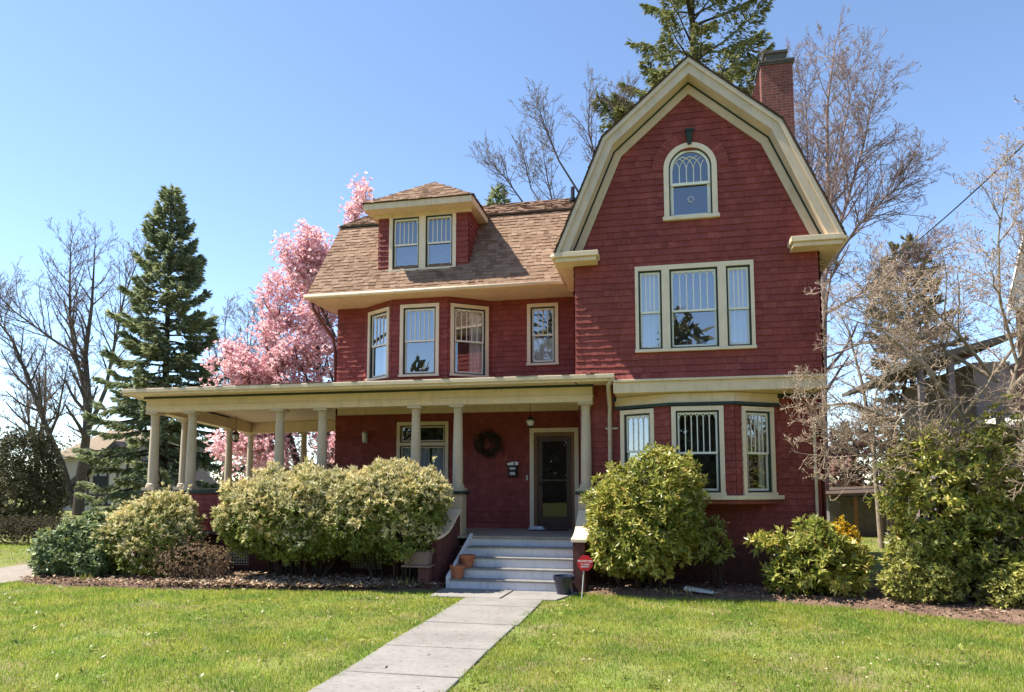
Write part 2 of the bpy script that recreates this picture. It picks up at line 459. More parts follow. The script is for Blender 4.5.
def window(fr, u, w, z0, z1, key, cw=.09, bars=4, rail=.5, sill=True, glass='glass', lower_glass=None, curtain=None, depth=.5, green=True, bevel=True, single=False, n_gothic=True, sashes=None):
    """double-hung window; (u, z0..z1) is the outside of its casing in the wall frame; sashes = several (u0,u1) lights in one casing"""
    L, Rr = u - w / 2, u + w / 2
    c = MB()
    lights = sashes or [(L + cw, Rr - cw)]
    zi0, zi1 = z0 + (.055 if sill else cw), z1 - cw
    # casing: head, sides, mullions
    fr.box(c, L, Rr, zi1, z1, -.10, .045)
    if sill:
        fr.box(c, L - .015, Rr + .015, z0, zi0, -.10, .075)
    else:
        fr.box(c, L, Rr, z0, zi0, -.10, .045)
    xs = [L] + [v for ab in lights for v in ab] + [Rr]
    for k in range(0, len(xs), 2):
        fr.box(c, xs[k], xs[k + 1], zi0, zi1, -.10, .043)
    # a shallow dark room behind the glass
    a, b = L + .02, Rr - .02
    q = lambda uu, zz, dd: fr.p(uu, zz, dd)
    D0, D1 = -.102, -depth
    c.poly([q(a, z0, D1), q(b, z0, D1), q(b, z1, D1), q(a, z1, D1)], 1)
    c.poly([q(a, z0, D0), q(a, z0, D1), q(a, z1, D1), q(a, z1, D0)], 1)
    c.poly([q(b, z0, D1), q(b, z0, D0), q(b, z1, D0), q(b, z1, D1)], 1)
    c.poly([q(a, z0, D0), q(b, z0, D0), q(b, z0, D1), q(a, z0, D1)], 1)
    c.poly([q(a, z1, D1), q(b, z1, D1), q(b, z1, D0), q(a, z1, D0)], 1)
    win = c.build('window', [M['cream_win'], M['room']], house)
    WOPEN[key].append((L + .03, Rr - .03, z0 + .02, z1 - .02))
    for k, (s0, s1) in enumerate(lights):
        s = MB()
        g = .034
        if green:
            for (x0, x1, y0, y1) in ((s0, s0 + g, zi0, zi1), (s1 - g, s1, zi0, zi1), (s0 + g, s1 - g, zi1 - g, zi1), (s0 + g, s1 - g, zi0, zi0 + g)):
                fr.box(s, x0, x1, y0, y1, -.06, .012, 1)
        e0, e1, f0, f1 = s0 + g, s1 - g, zi0 + g, zi1 - g
        t = .032
        zr = f0 + (f1 - f0) * rail
        if single:
            for (x0, x1, y0, y1) in ((e0, e0 + t, f0, f1), (e1 - t, e1, f0, f1), (e0 + t, e1 - t, f1 - t, f1), (e0 + t, e1 - t, f0, f0 + t)):
                fr.box(s, x0, x1, y0, y1, -.05, -.012, 0)
        else:
            # upper sash outside, lower sash set back
            for (x0, x1, y0, y1) in ((e0, e0 + t, zr - .02, f1), (e1 - t, e1, zr - .02, f1), (e0 + t, e1 - t, f1 - t, f1), (e0 + t, e1 - t, zr - .02, zr + .02)):
                fr.box(s, x0, x1, y0, y1, -.035, -.008, 0)
            for (x0, x1, y0, y1) in ((e0, e0 + t, f0, zr - .02), (e1 - t, e1, f0, zr - .02), (e0 + t, e1 - t, f0, f0 + t + .01)):
                fr.box(s, x0, x1, y0, y1, -.07, -.036, 0)
            nb = bars[k] if isinstance(bars, (list, tuple)) else bars
            if nb:
                gothic(s, fr, e0 + t, e1 - t, zr + .02, f1 - t, nb, -.02, 0)
        s.build('sash', [M['sash'], M['green']], win)
        p = MB()
        if single:
            p.poly([q(e0, f0, -.03), q(e1, f0, -.03), q(e1, f1, -.03), q(e0, f1, -.03)], 0)
        else:
            p.poly([q(e0, zr, -.026), q(e1, zr, -.026), q(e1, f1, -.026), q(e0, f1, -.026)], 0)
            p.poly([q(e0, f0, -.054), q(e1, f0, -.054), q(e1, zr, -.054), q(e0, zr, -.054)], 1)
        p.build('pane', [M[glass], M[lower_glass or glass]], win)
        cur = curtain[k] if isinstance(curtain, (list, tuple)) else curtain
        if cur:
            cm = MB(); n = 26
            parts = {'full': [(e0, e1, f0, f1)], 'sides': [(e0, e0 + (e1 - e0) * .3, f0, f1), (e1 - (e1 - e0) * .3, e1, f0, f1)], 'right': [(e1 - (e1 - e0) * .45, e1, f0, f1)],
                     'shade': [(e0, e1, zr, f1)], 'blind': [(e0, e1, f0 + (f1 - f0) * .08, f1)], 'lower': [(e0, e1, f0, zr - .05)]}[cur]
            for (a0, a1, b0, b1) in parts:
                for i in range(n):
                    t0, t1 = i / n, (i + 1) / n
                    wv = lambda t: -.135 + (0 if cur in ('shade', 'blind') else .022 * math.sin(t * (a1 - a0) * 70 + k) + .01 * math.sin(t * 17))
                    cm.poly([q(a0 + (a1 - a0) * t0, b0, wv(t0)), q(a0 + (a1 - a0) * t1, b0, wv(t1)), q(a0 + (a1 - a0) * t1, b1, wv(t1)), q(a0 + (a1 - a0) * t0, b1, wv(t0))])
            cm.build('blind' if cur in ('shade', 'blind') else 'curtain', M['blind'] if cur in ('shade', 'blind') else M['curtain'], win, smooth=True)
    return win

FX = V3((1, 0, 0)); FN = V3((0, -1, 0))
f_gable = Frame((0, YG, 0), FX, FN)
f_left = Frame((0, YW, 0), FX, FN)
f_low = Frame((0, YL, 0), FX, FN)
f_dorm = Frame((0, 16.1, 0), FX, FN)

# ---- upper gable: triple window
window(f_gable, .67, 2.24, 4.58, 6.30, 'gable', bars=[3, 5, 3], glass='glass_blue', lower_glass='glass_blue', curtain=['full', 'shade', 'full'],
       sashes=[(-.385, .065), (.215, 1.125), (1.28, 1.725)], rail=.47)

# ---- arched attic window
def arched_window():
    u0, cx, w, zb, zs = .14, .655, 1.02, 7.19, 8.24       # casing outside width, sill, spring line
    fr = f_gable; ro, ri = w / 2, w / 2 - .10
    c = MB(); n = 22
    def ring(mb, r1, r2, d0, d1, mi):
        for i in range(n):
            a, b = math.pi * i / n, math.pi * (i + 1) / n
            P = lambda r, t: (cx + r * math.cos(t), zs + r * math.sin(t))
            mb.hexa([fr.p(*P(r2, a), d1), fr.p(*P(r1, a), d1), fr.p(*P(r1, a), d0), fr.p(*P(r2, a), d0), fr.p(*P(r2, b), d1), fr.p(*P(r1, b), d1), fr.p(*P(r1, b), d0), fr.p(*P(r2, b), d0)], mi)
    ring(c, ro, ri, -.1, .05, 0)
    for sg in (-1, 1):
        fr.box(c, min(cx + sg * ri, cx + sg * ro), max(cx + sg * ri, cx + sg * ro), zb + .07, zs, -.1, .05, 0)
    fr.box(c, cx - ro - .03, cx + ro + .03, zb, zb + .07, -.1, .085, 0)
    # dark room
    a, b, zt = cx - ro + .02, cx + ro - .02, zs + ro
    c.poly([fr.p(a, zb, -.6), fr.p(b, zb, -.6), fr.p(b, zt, -.6), fr.p(a, zt, -.6)], 1)
    c.poly([fr.p(a, zb, -.02), fr.p(a, zb, -.6), fr.p(a, zt, -.6), fr.p(a, zt, -.02)], 1)
    c.poly([fr.p(b, zb, -.6), fr.p(b, zb, -.02), fr.p(b, zt, -.02), fr.p(b, zt, -.6)], 1)
    c.poly([fr.p(a, zb, -.02), fr.p(b, zb, -.02), fr.p(b, zb, -.6), fr.p(a, zb, -.6)], 1)
    c.poly([fr.p(a, zt, -.6), fr.p(b, zt, -.6), fr.p(b, zt, -.02), fr.p(a, zt, -.02)], 1)
    win = c.build('window', [M['cream_win'], M['room']], house)
    win['label'] = 'round headed attic window'
    s = MB()
    g = .025; r1 = ri; r2 = ri - g
    ring(s, r1, r2, -.05, .012, 1)
    for sg in (-1, 1):
        fr.box(s, min(cx + sg * r1, cx + sg * r2), max(cx + sg * r1, cx + sg * r2), zb + .07, zs, -.05, .012, 1)
    r3 = r2 - .045
    ring(s, r2, r3, -.035, -.005, 0)
    zr = 7.93
    for sg in (-1, 1):
        lo, hi = sorted((cx + sg * r2, cx + sg * r3))
        fr.box(s, lo, hi, zr, zs, -.035, -.005, 0)
        lo2, hi2 = sorted((cx + sg * r2, cx + sg * (r3 - .015)))
        fr.box(s, lo2, hi2, zb + .07, zr - .03, -.075, -.037, 0)
    fr.box(s, cx - r2, cx + r2, zr - .03, zr + .025, -.04, -.002, 0)
    fr.box(s, cx - r3, cx + r3, zb + .07, zb + .13, -.075, -.037, 0)
    sp = 2 * r3 / 5
    # interlacing tracery: each bar splits into two arcs that run on to the round head
    for i in range(6):
        ub = cx - r3 + sp * i
        if 0 < i < 5:
            fr.box(s, ub - .008, ub + .008, zr + .025, zs - .02, -.028, -.010, 0)
        for sg in (-1, 1):
            rad = sp * 2.0; pts = []
            for k in range(9):
                t = R(80) * k / 8
                uu = ub + sg * (rad - rad * math.cos(t)); zz = zs - .02 + rad * math.sin(t)
                if (uu - cx) ** 2 + (zz - zs) ** 2 > r3 * r3 and zz > zs or abs(uu - cx) > r3: break
                pts.append(fr.p(uu, zz, -.019))
            if len(pts) > 1:
                s.tube(pts, .008, 4, 0)
    s.build('sash', [M['sash'], M['green']], win)
    p = MB()
    pts = [fr.p(cx + (r3 + .02) * math.cos(math.pi * i / n), zs + (r3 + .02) * math.sin(math.pi * i / n), -.03) for i in range(n + 1)]
    p.poly(pts + [fr.p(cx - r3 - .02, zr, -.03), fr.p(cx + r3 + .02, zr, -.03)], 0)
    p.poly([fr.p(cx - r3, zb + .1, -.06), fr.p(cx + r3, zb + .1, -.06), fr.p(cx + r3, zr, -.06), fr.p(cx - r3, zr, -.06)], 0)
    p.build('pane', [M['glass']], win)
    st = MB()
    st.tube([fr.p(cx + .01 + .055 * math.cos(2 * math.pi * i / 16), 7.62 + .055 * math.sin(2 * math.pi * i / 16), -.05) for i in range(17)], .011, 5)
    st.build('round_sticker', M['silver'], win)
    # shingled arch ring and keystone on the wall
    k = MB()
    k.hexa([fr.p(cx - .035, 8.70, .09), fr.p(cx + .035, 8.70, .09), fr.p(cx + .035, 8.70, 0), fr.p(cx - .035, 8.70, 0),
            fr.p(cx - .065, 8.95, .12), fr.p(cx + .065, 8.95, .12), fr.p(cx + .065, 8.95, 0), fr.p(cx - .065, 8.95, 0)])
    fr.box(k, cx - .085, cx + .085, 8.95, 9.0, 0, .14)
    k.build('keystone', M['green'], house, bevel=.006)
    a = MB(); rr = random.Random(4)
    m = 34
    for i in range(m):
        t0, t1 = math.pi * (i + .04) / m, math.pi * (i + .96) / m
        P = lambda r, t, d: fr.p(cx + r * math.cos(t), zs + r * math.sin(t), d)
        ro2 = .735 + rr.uniform(-.006, .006)
        if abs(math.pi / 2 - (t0 + t1) / 2) < .05: continue
        a.hexa([P(.515, t0, .026), P(ro2, t0, .052), P(ro2, t0, 0), P(.515, t0, 0), P(.515, t1, .026), P(ro2, t1, .052), P(ro2, t1, 0), P(.515, t1, 0)])
    a.build('arch_ring', M['shingle'], house)
    WOPEN['gable'].append((u0 + .02, cx + ro - .02, zb + .02, zs + .2))
    WOPEN['gable'].append((cx - .34, cx + .34, zs + .2, zs + .40))
arched_window()

# ---- left wing second floor: bay of three and a small one
window(f_left, -2.775, .77, 4.88, 6.41, 'left', cw=.085, bars=3, glass='glass_blue', lower_glass='glass', curtain='lower', rail=.5)
B = [(-7.44, YW), (-6.42, 15.98), (-4.99, 15.98), (-4.05, YW)]
def facet(a, b):
    t = V3((b[0] - a[0], b[1] - a[1], 0)); nrm = V3((t.y, -t.x, 0)).normalized()
    return Frame((a[0], a[1], 0), t, nrm), t.length
fbL, lL = facet(B[0], B[1]); fbC, lC = facet(B[1], B[2]); fbR, lR = facet(B[2], B[3])
window(fbL, lL / 2 + .06, .90, 4.6, 6.38, 'bayL', cw=.085, bars=3, glass='glass_blue', rail=.5, curtain='right', depth=.35)
window(fbC, lC / 2, 1.0, 4.6, 6.39, 'bayC', cw=.085, bars=5, glass='glass_blue', rail=.5, curtain='shade', depth=.4)
window(fbR, lR / 2 - .02, .98, 4.6, 6.38, 'bayR', cw=.085, bars=4, glass='glass', rail=.5, curtain='right', depth=.35)

# ---- dormer pair
window(f_dorm, -5.70, 1.74, 7.26, 8.73, 'dorm', cw=.085, bars=4, glass='glass', lower_glass='glass_blue', curtain=['shade', 'shade'], sashes=[(-6.48, -5.785), (-5.615, -4.92)], rail=.48, depth=.5)

# ---- lower gable: bay of three under the overhang
LB = [(-.88, YL), (.18, 13.95), (1.38, 13.95), (2.24, YL)]
flL, mL = facet(LB[0], LB[1]); flC, mC = facet(LB[1], LB[2]); flR, mR = facet(LB[2], LB[3])
window(flL, mL * .40, .76, 1.80, 3.51, 'lbL', cw=.085, bars=3, glass='glass_blue', rail=.52, depth=.35)
window(flC, mC / 2 - .09, .98, 1.80, 3.52, 'lbC', cw=.085, bars=5, glass='glass', rail=.48, depth=.35)
window(flR, mR * .52, .76, 1.80, 3.51, 'lbR', cw=.085, bars=4, glass='glass', rail=.48, depth=.35, curtain='sides')

# ---- porch window (wide, with a transom light)
def porch_window():
    fr = f_left; L, Rr, z0, z1 = -6.50, -5.15, 1.75, 3.56
    c = MB()
    for (a, b, p, q) in ((L, Rr, z1 - .09, z1), (L, L + .085, z0, z1 - .09), (Rr - .085, Rr, z0, z1 - .09), (L + .085, Rr - .085, z0, z0 + .06), (L + .085, Rr - .085, 2.96, 3.04)):
        fr.box(c, a, b, p, q, -.1, .04)
    c.poly([fr.p(L + .02, z0, -.5), fr.p(Rr - .02, z0, -.5), fr.p(Rr - .02, z1, -.5), fr.p(L + .02, z1, -.5)], 1)
    for u in (L + .02, Rr - .02):
        c.poly([fr.p(u, z0, -.102), fr.p(u, z0, -.5), fr.p(u, z1, -.5), fr.p(u, z1, -.102)], 1)
    c.poly([fr.p(L, z1 - .02, -.102), fr.p(Rr, z1 - .02, -.102), fr.p(Rr, z1 - .02, -.5), fr.p(L, z1 - .02, -.5)], 1)
    c.poly([fr.p(L, z0 + .02, -.102), fr.p(Rr, z0 + .02, -.102), fr.p(Rr, z0 + .02, -.5), fr.p(L, z0 + .02, -.5)], 1)
    win = c.build('window', [M['cream_win'], M['room']], house)
    s = MB()
    for (p, q) in ((z0 + .06, 2.96), (3.04, z1 - .09)):
        a, b = L + .085, Rr - .085
        for k, (g, d0, d1, mi) in enumerate(((.026, -.06, .01, 1), (.03, -.05, -.012, 0))):
            for bx in ((a, a + g, p, q), (b - g, b, p, q), (a + g, b - g, q - g, q), (a + g, b - g, p, p + g)):
                fr.box(s, *bx, d0, d1, mi)
            a += g; b -= g; p += g; q -= g
    s.build('sash', [M['cream_win'], M['green']], win)
    p = MB()
    p.poly([fr.p(L + .1, z0 + .1, -.03), fr.p(Rr - .1, z0 + .1, -.03), fr.p(Rr - .1, 2.93, -.03), fr.p(L + .1, 2.93, -.03)])
    p.poly([fr.p(L + .1, 3.07, -.03), fr.p(Rr - .1, 3.07, -.03), fr.p(Rr - .1, z1 - .12, -.03), fr.p(L + .1, z1 - .12, -.03)])
    p.build('pane', M['glass'], win)
    cm = MB(); n = 40; a, b = L + .1, Rr - .1
    for i in range(n):
        t0, t1 = i / n, (i + 1) / n
        wv = lambda t: -.15 + .025 * math.sin(t * 60)
        if .15 < t0 < .28 or .6 < t0 < .66: continue
        cm.poly([fr.p(a + (b - a) * t0, z0, wv(t0)), fr.p(a + (b - a) * t1, z0, wv(t1)), fr.p(a + (b - a) * t1, 2.93, wv(t1)), fr.p(a + (b - a) * t0, 2.93, wv(t0))])
    cm.build('curtain', M['curtain'], win, smooth=True)
    WOPEN['left'].append((L + .03, Rr - .03, z0 + .02, z1 - .02))
porch_window()

# ---- front door
def front_door():
    fr = f_left
    WOPEN['left'].append((-3.07, -1.95, .95, 3.31))
    c = MB()      # solid wood door with screen door set in
    fr.box(c, -2.93, -2.09, .965, 3.16, -.10, -.055)
    fr.box(c, -2.93, -2.80, .965, 3.16, -.055, -.02, 1); fr.box(c, -2.22, -2.09, .965, 3.16, -.055, -.02, 1)
    fr.box(c, -2.80, -2.22, 3.03, 3.16, -.055, -.02, 1); fr.box(c, -2.80, -2.22, .965, 1.24, -.055, -.02, 1); fr.box(c, -2.80, -2.22, 2.08, 2.12, -.055, -.025, 1)
    d = c.build('door', [M['door'], M['door']], house)
    f = MB()
    fr.box(f, -3.10, -3.0, .96, 3.35, -.08, .05); fr.box(f, -2.02, -1.92, .96, 3.35, -.08, .05); fr.box(f, -3.0, -2.02, 3.25, 3.35, -.08, .05)
    fr.box(f, -3.0, -2.93, .96, 3.25, -.08, .012, 1); fr.box(f, -2.09, -2.02, .96, 3.25, -.08, .012, 1); fr.box(f, -2.93, -2.09, 3.16, 3.25, -.08, .012, 1)
    fr.box(f, -3.0, -2.02, .952, .965, -.08, .06, 1)
    f.build('frame', [M['cream_win'], M['wood']], d)
    p = MB(); p.poly([fr.p(-2.80, 1.24, -.035), fr.p(-2.22, 1.24, -.035), fr.p(-2.22, 3.03, -.035), fr.p(-2.80, 3.03, -.035)]); p.build('pane', M['glass_dim'], d)
    h = MB(); h.tube([fr.p(-2.87, 2.02, -.02), fr.p(-2.87, 2.02, .04), fr.p(-2.80, 2.02, .05)], .014, 6); h.build('handle', M['black'], d)
    b = MB(); fr.box(b, -3.19, -3.15, 2.10, 2.22, .0, .035); b.build('doorbell', M['lamp_glass'], house)
front_door()

# ---- walls of separate shingles
def gable_prof(z, sg, wall=True):
    """half-width of the gambrel at height z (wall face)"""
    pts = [(6.45, 2.66), (8.82, 1.66), (10.18, 0.0)]
    if z <= 6.45: return 2.30
    for (za, ha), (zb, hb) in zip(pts, pts[1:]):
        if z <= zb: return min(2.30, ha + (hb - ha) * (z - za) / (zb - za))
    return 0.0
GX = .655
w = MB()
shingle_wall(w, f_gable, 4.05, 10.16, lambda z: GX - gable_prof(z, -1), lambda z: GX + gable_prof(z, 1), WOPEN['gable'], flare=lambda z: max(0, (4.42 - z) / .37) ** 1.6 * .055, seed=3)
w.build('gable_wall', [M['shingle'], M['red']], house)
w = MB()
shingle_wall(w, f_left, .95, 3.76, lambda z: -8.18, lambda z: -1.65, WOPEN['left'], seed=5)
shingle_wall(w, f_left, 4.10, 6.55, lambda z: -8.18, lambda z: B[0][0], [], seed=6)
shingle_wall(w, f_left, 4.10, 6.55, lambda z: B[3][0], lambda z: -1.65, WOPEN['left'], seed=7)
w.build('front_wall', [M['shingle'], M['red']], house)
w = MB()
for fr, L, key in ((fbL, lL, 'bayL'), (fbC, lC, 'bayC'), (fbR, lR, 'bayR')):
    shingle_wall(w, fr, 4.10, 6.53, lambda z: 0, lambda z, L=L: L, WOPEN[key], seed=int(L * 100))
w.build('bay_wall', [M['shingle'], M['red']], house)
w = MB()
shingle_wall(w, f_low, .84, 3.80, lambda z: -1.65, lambda z: 3.0, [(-.78, 2.14, 1.7, 3.78)], seed=8)
for fr, L, key in ((flL, mL, 'lbL'), (flC, mC, 'lbC'), (flR, mR, 'lbR')):
    shingle_wall(w, fr, 1.80, 3.55, lambda z: 0, lambda z, L=L: L, WOPEN[key], seed=int(L * 100))
shingle_wall(w, f_low, 3.80, 4.06, lambda z: -1.65, lambda z: -.89, [], seed=15)
w.build('lower_wall', [M['shingle'], M['red']], house)
w = MB()   # side and back walls
f_r = Frame((2.97, 0, 0), (0, 1, 0), (1, 0, 0)); f_l = Frame((-8.18, 22.0, 0), (0, -1, 0), (-1, 0, 0)); f_g = Frame((-1.65, 16.63, 0), (0, -1, 0), (-1, 0, 0))
shingle_wall(w, f_r, 4.05, 6.6, lambda z: YG, lambda z: 22.0, [], seed=9)
shingle_wall(w, f_r, .84, 4.05, lambda z: YL, lambda z: 22.0, [], seed=10)
shingle_wall(w, f_l, .95, 10.0, lambda z: max(0, (z - 6.6) * .78 if z < 9 else 1.85 + (z - 9) * 1.6), lambda z: 5.37 - max(0, (z - 6.6) * .78 if z < 9 else 1.85 + (z - 9) * 1.6), [], seed=12)
shingle_wall(w, f_g, 4.05, 6.6, lambda z: 0, lambda z: 16.63 - YG, [], seed=13)
shingle_wall(w, f_g, .95, 4.05, lambda z: 0, lambda z: 16.63 - YL, [], seed=14)
w.poly([(-8.18, 22, 0), (2.97, 22, 0), (2.97, 22, 6.6), (-8.18, 22, 6.6)], 1)
w.poly([(GX - 2.6, 22, 6.5), (GX + 2.6, 22, 6.5), (GX + 1.6, 22, 8.85), (GX, 22, 10.2), (GX - 1.6, 22, 8.85)], 1)
w.build('side_wall', [M['shingle'], M['red']], house)
# foundation
m = MB()
m.box(-1.66, 3.01, YL - .03, 22.0, -.2, .84)
m.build('foundation', M['found'], house)
m = MB()   # floor slabs that close the overhang and the storeys
m.box(-.86, 2.96, YG + .02, 21.9, 3.95, 4.04); m.box(-1.64, -.87, YL + .03, 21.9, 3.95, 4.04)
m.box(-8.1, -1.66, YW + .05, 21.9, .8, .93); m.box(-8.1, -1.7, YW + .05, 21.9, 3.80, 3.9)
m.build('floor_slab', M['room'], house)

# ---- lower bay: frieze, green fillet, sill and underside
m = MB(); g = MB(); s = MB()
for fr, L in ((flL, mL), (flC, mC), (flR, mR)):
    fr.box(m, -.012, L + .012, 3.595, 3.775, -.04, .055)
    fr.box(g, -.016, L + .016, 3.535, 3.594, -.04, .075)
    fr.box(s, -.025, L + .025, 1.725, 1.80, -.04, .10)
    fr.box(s, -.01, L + .01, 1.64, 1.724, -.04, .03, 1)
m.build('bay_frieze', M['cream'], house)
g.build('bay_moulding', M['green'], house)
s.poly([(LB[0][0], YL, 1.641), (LB[1][0], LB[1][1], 1.641), (LB[2][0], LB[2][1], 1.641), (LB[3][0], YL, 1.641)], 1)
s.build('bay_sill', [M['cream_win'], M['red']], house)

# ---- belt course under the gable overhang
m = MB()
m.box(-.90, 3.00, YG - .055, YG - .01, 3.79, 4.0)
m.box(-.90, 3.02, YG - .10, YG - .005, 4.0, 4.05)
m.box(-.88, 3.0, YG - .01, YL + .02, 3.785, 3.82)
m.box(2.965, 3.0, YG - .01, YL + .02, 3.821, 4.05); m.box(-.90, -.87, YG - .01, YL + .02, 3.821, 4.05)
m.build('belt_course', M['cream'], house, bevel=.008)
m = MB(); m.box(-.95, 3.0, YL - .06, YL - .024, 3.70, 3.78); m.build('overhang_moulding', M['green'], house)

# ---- gambrel roof and rake boards
OUT = [(-2.66, 6.56), (-1.70, 8.85), (0, 10.33), (1.70, 8.85), (2.71, 6.53)]
def offs(d, pr=OUT):
    """inset polyline of the gambrel profile by d (in x,z)"""
    res = []
    segs = []
    for (a, b) in zip(pr, pr[1:]):
        t = V3((b[0] - a[0], b[1] - a[1], 0)).normalized(); n = V3((t.y, -t.x, 0))
        segs.append((V3((a[0], a[1], 0)) + n * d, t))
    for i in range(len(pr)):
        if i == 0:
            p, t = segs[0]; k = (pr[0][1] - p.y) / t.y; res.append((p.x + t.x * k, pr[0][1]))
        elif i == len(pr) - 1:
            p, t = segs[-1]; k = (pr[-1][1] - p.y) / t.y; res.append((p.x + t.x * k, pr[-1][1]))
        else:
            p, t = segs[i - 1]; q, s2 = segs[i]
            den = t.x * s2.y - t.y * s2.x
            k = ((q.x - p.x) * s2.y - (q.y - p.y) * s2.x) / den
            res.append((p.x + t.x * k, p.y + t.y * k))
    return res
def at(pr, y): return [(GX + x, y, z) for (x, z) in pr]
m = MB()
m.band(at(offs(.015), YR), at(offs(.255), YR), (0, .04, 0))             # main fascia board
m.band(at(offs(.0), YR - .045), at(offs(.10), YR - .045), (0, .045, 0))       # crown moulding on top of it
m.band(at(offs(.235), YR + .04), at(offs(.255), YR + .04), (0, YG - YR - .04, 0))       # soffit board
m.build('rake_board', M['rake'], house)
m = MB(); m.band(at(offs(.258), YG - .07), at(offs(.285), YG - .07), (0, .05, 0)); m.build('rake_moulding', M['green'], house)
m = MB(); m.band(at(offs(.287), YG - .055), at(offs(.43), YG - .055), (0, .04, 0)); m.build('gable_frieze', M['rake'], house)
rf = MB()
yb = 22.4
for i, ((x0, z0), (x1, z1)) in enumerate(zip(OUT, OUT[1:])):
    up = (x0, z0, x1, z1) if i < 2 else (x1, z1, x0, z0)
    O = V3((GX + up[0], YR - .06, up[1] + .005)); S = V3((up[2] - up[0], 0, up[3] - up[1]))
    roof_plane(rf, O, (0, 1, 0), S, lambda s: 0, lambda s: yb - YR, S.length, seed=20 + i)
rf.band(at([(x, z + .0) for x, z in OUT], YR - .055), at(offs(.03), YR - .055), (0, yb - YR, 0), 1)
groof = rf.build('gable_roof', [M['roof'], M['roof_dark']], house)

# ---- eave returns and the eaves that run back from them
m = MB()
def return_box(x0, x1, y0, y1):
    m.box(x0, x1, y0, y1, 6.37, 6.50); 
xl0, xl1 = GX - 2.63, GX - 1.83
m.box(xl0, xl1, YR - .0, YG - .02, 6.39, 6.47); m.box(xl0 - .04, xl1 + .04, YR - .05, YG - .02, 6.471, 6.575)
xr0, xr1 = GX + 1.80, GX + 2.66
m.box(xr0, xr1, YR - .0, YG - .02, 6.39, 6.47); m.box(xr0 - .04, xr1 + .05, YR - .05, YG - .02, 6.471, 6.575)
# run back along both sides
m.box(xl0, -1.66, YG - .019, 15.62, 6.39, 6.47); m.box(xl0 - .04, -1.66, YG - .019, 15.62, 6.471, 6.56)
m.box(2.98, xr1, YG - .019, 22.3, 6.39, 6.47); m.box(2.98, xr1 + .03, YG - .019, 22.3, 6.471, 6.56)
m.build('cornice_return', M['cream'], house, bevel=.01)
def pipe(name, mat, *runs, n=8):
    for pts, r in runs:
        q = MB(); q.tube(pts, r, n); q.build(name, M[mat], house, smooth=True)
pipe('downspout', 'red_pipe', ([(xr1 + .0, 15.2, 6.45), (xr1 - .06, 15.3, 6.25), (3.10, 15.4, 5.95), (3.06, 15.4, 4.2)], .045),
     ([(3.06, 14.62, 4.2), (3.06, 14.62, 3.8), (3.06, 14.62, .15)], .042),
     ([(-8.42, 15.7, 6.5), (-8.42, 15.75, 6.35), (-8.24, 16.5, 5.75), (-8.24, 16.62, 5.5), (-8.24, 16.7, 4.4)], .042))
pipe('gutter', 'cream', ([(xr1 + .07, YR + .1, 6.53), (xr1 + .07, 22.2, 6.49)], .055), ([(xl0 - .07, YR + .05, 6.53), (xl0 - .07, 15.5, 6.52)], .045))
m = MB(); m.tube([(2.9, YL - .06, 3.2), (2.9, YL - .06, 1.0)], .03, 6); m.build('conduit', M['cream'], house)

# ---- left wing roof
rf = MB()
E0 = V3((0, 15.60, 6.69)); BR = (17.35, 9.03); RG = (19.2, 10.08)
S1 = V3((0, BR[0] - 15.60, BR[1] - 6.69)); S2 = V3((0, RG[0] - BR[0] + .06, RG[1] - BR[1]))
XL, XR = -8.52, -1.2
roof_plane(rf, (0, 15.57, 6.65), (1, 0, 0), S1, lambda s: XL, lambda s: -1.92 + .32 * s, S1.length + .06, course=.132, seed=31)
roof_plane(rf, (0, BR[0] - .06, BR[1] + .02), (1, 0, 0), S2, lambda s: XL, lambda s: GX - 1.5, S2.length, course=.132, seed=32)
# solid deck and back slopes
deck = [(15.62, 6.60), (BR[0], BR[1] - .04), (RG[0], RG[1] - .04), (21.05, BR[1] - .04), (22.8, 6.60)]
rf.prism([(XL + .01, y, z) for y, z in deck], (7.0, 0, 0), 1)
rf.box(XL - .004, GX - 1.6, BR[0] - .085, BR[0] - .055, BR[1] - .03, BR[1] + .012, 1)
lroof = rf.build('roof', [M['roof'], M['roof_dark']], house)
m = MB(); m.tube([(-2.22, 18.3, 9.3), (-2.22, 18.3, 10.02)], .055, 8); m.tube([(-2.22, 18.3, 9.62), (-2.22, 18.3, 9.70)], .1, 8); m.build('vent_pipe', M['black'], lroof)
# eaves of the left wing
m = MB()
m.box(-8.5, -1.99, 15.62, YW + .0, 6.545, 6.585)
m.box(-8.5, -1.99, 15.60, 15.64, 6.55, 6.64)
m.box(-8.5, -8.2, YW, 22.3, 6.545, 6.585)
m.build('eaves', M['cream'], house)
m = MB(); m.tube([(-8.56, 15.545, 6.615), (-2.02, 15.545, 6.60)], .055, 8); m.build('gutter', M['cream'], house, smooth=True)

# ---- chimney
m = MB()
m.box(2.52, 3.24, 17.0, 17.75, 6.0, 12.12)
m.prism([(2.53, 17.25, 12.06), (2.16, 17.25, 11.0), (2.0, 17.25, 9.0), (2.53, 17.25, 9.0)], (0, .45, 0))
ch = m.build('chimney', M['brick'], groof)
m = MB()
m.box(2.47, 3.29, 16.95, 17.80, 12.12, 12.17); m.box(2.495, 3.265, 16.975, 17.775, 12.07, 12.119)
m.hexa([(2.66, 17.1, 12.17), (3.10, 17.1, 12.17), (3.10, 17.6, 12.17), (2.66, 17.6, 12.17), (2.64, 17.1, 12.40), (3.12, 17.1, 12.40), (3.12, 17.6, 12.40), (2.64, 17.6, 12.40)])
m.box(2.60, 3.16, 17.06, 17.65, 12.401, 12.46)
m.build('chimney_cap', M['cap'], groof)

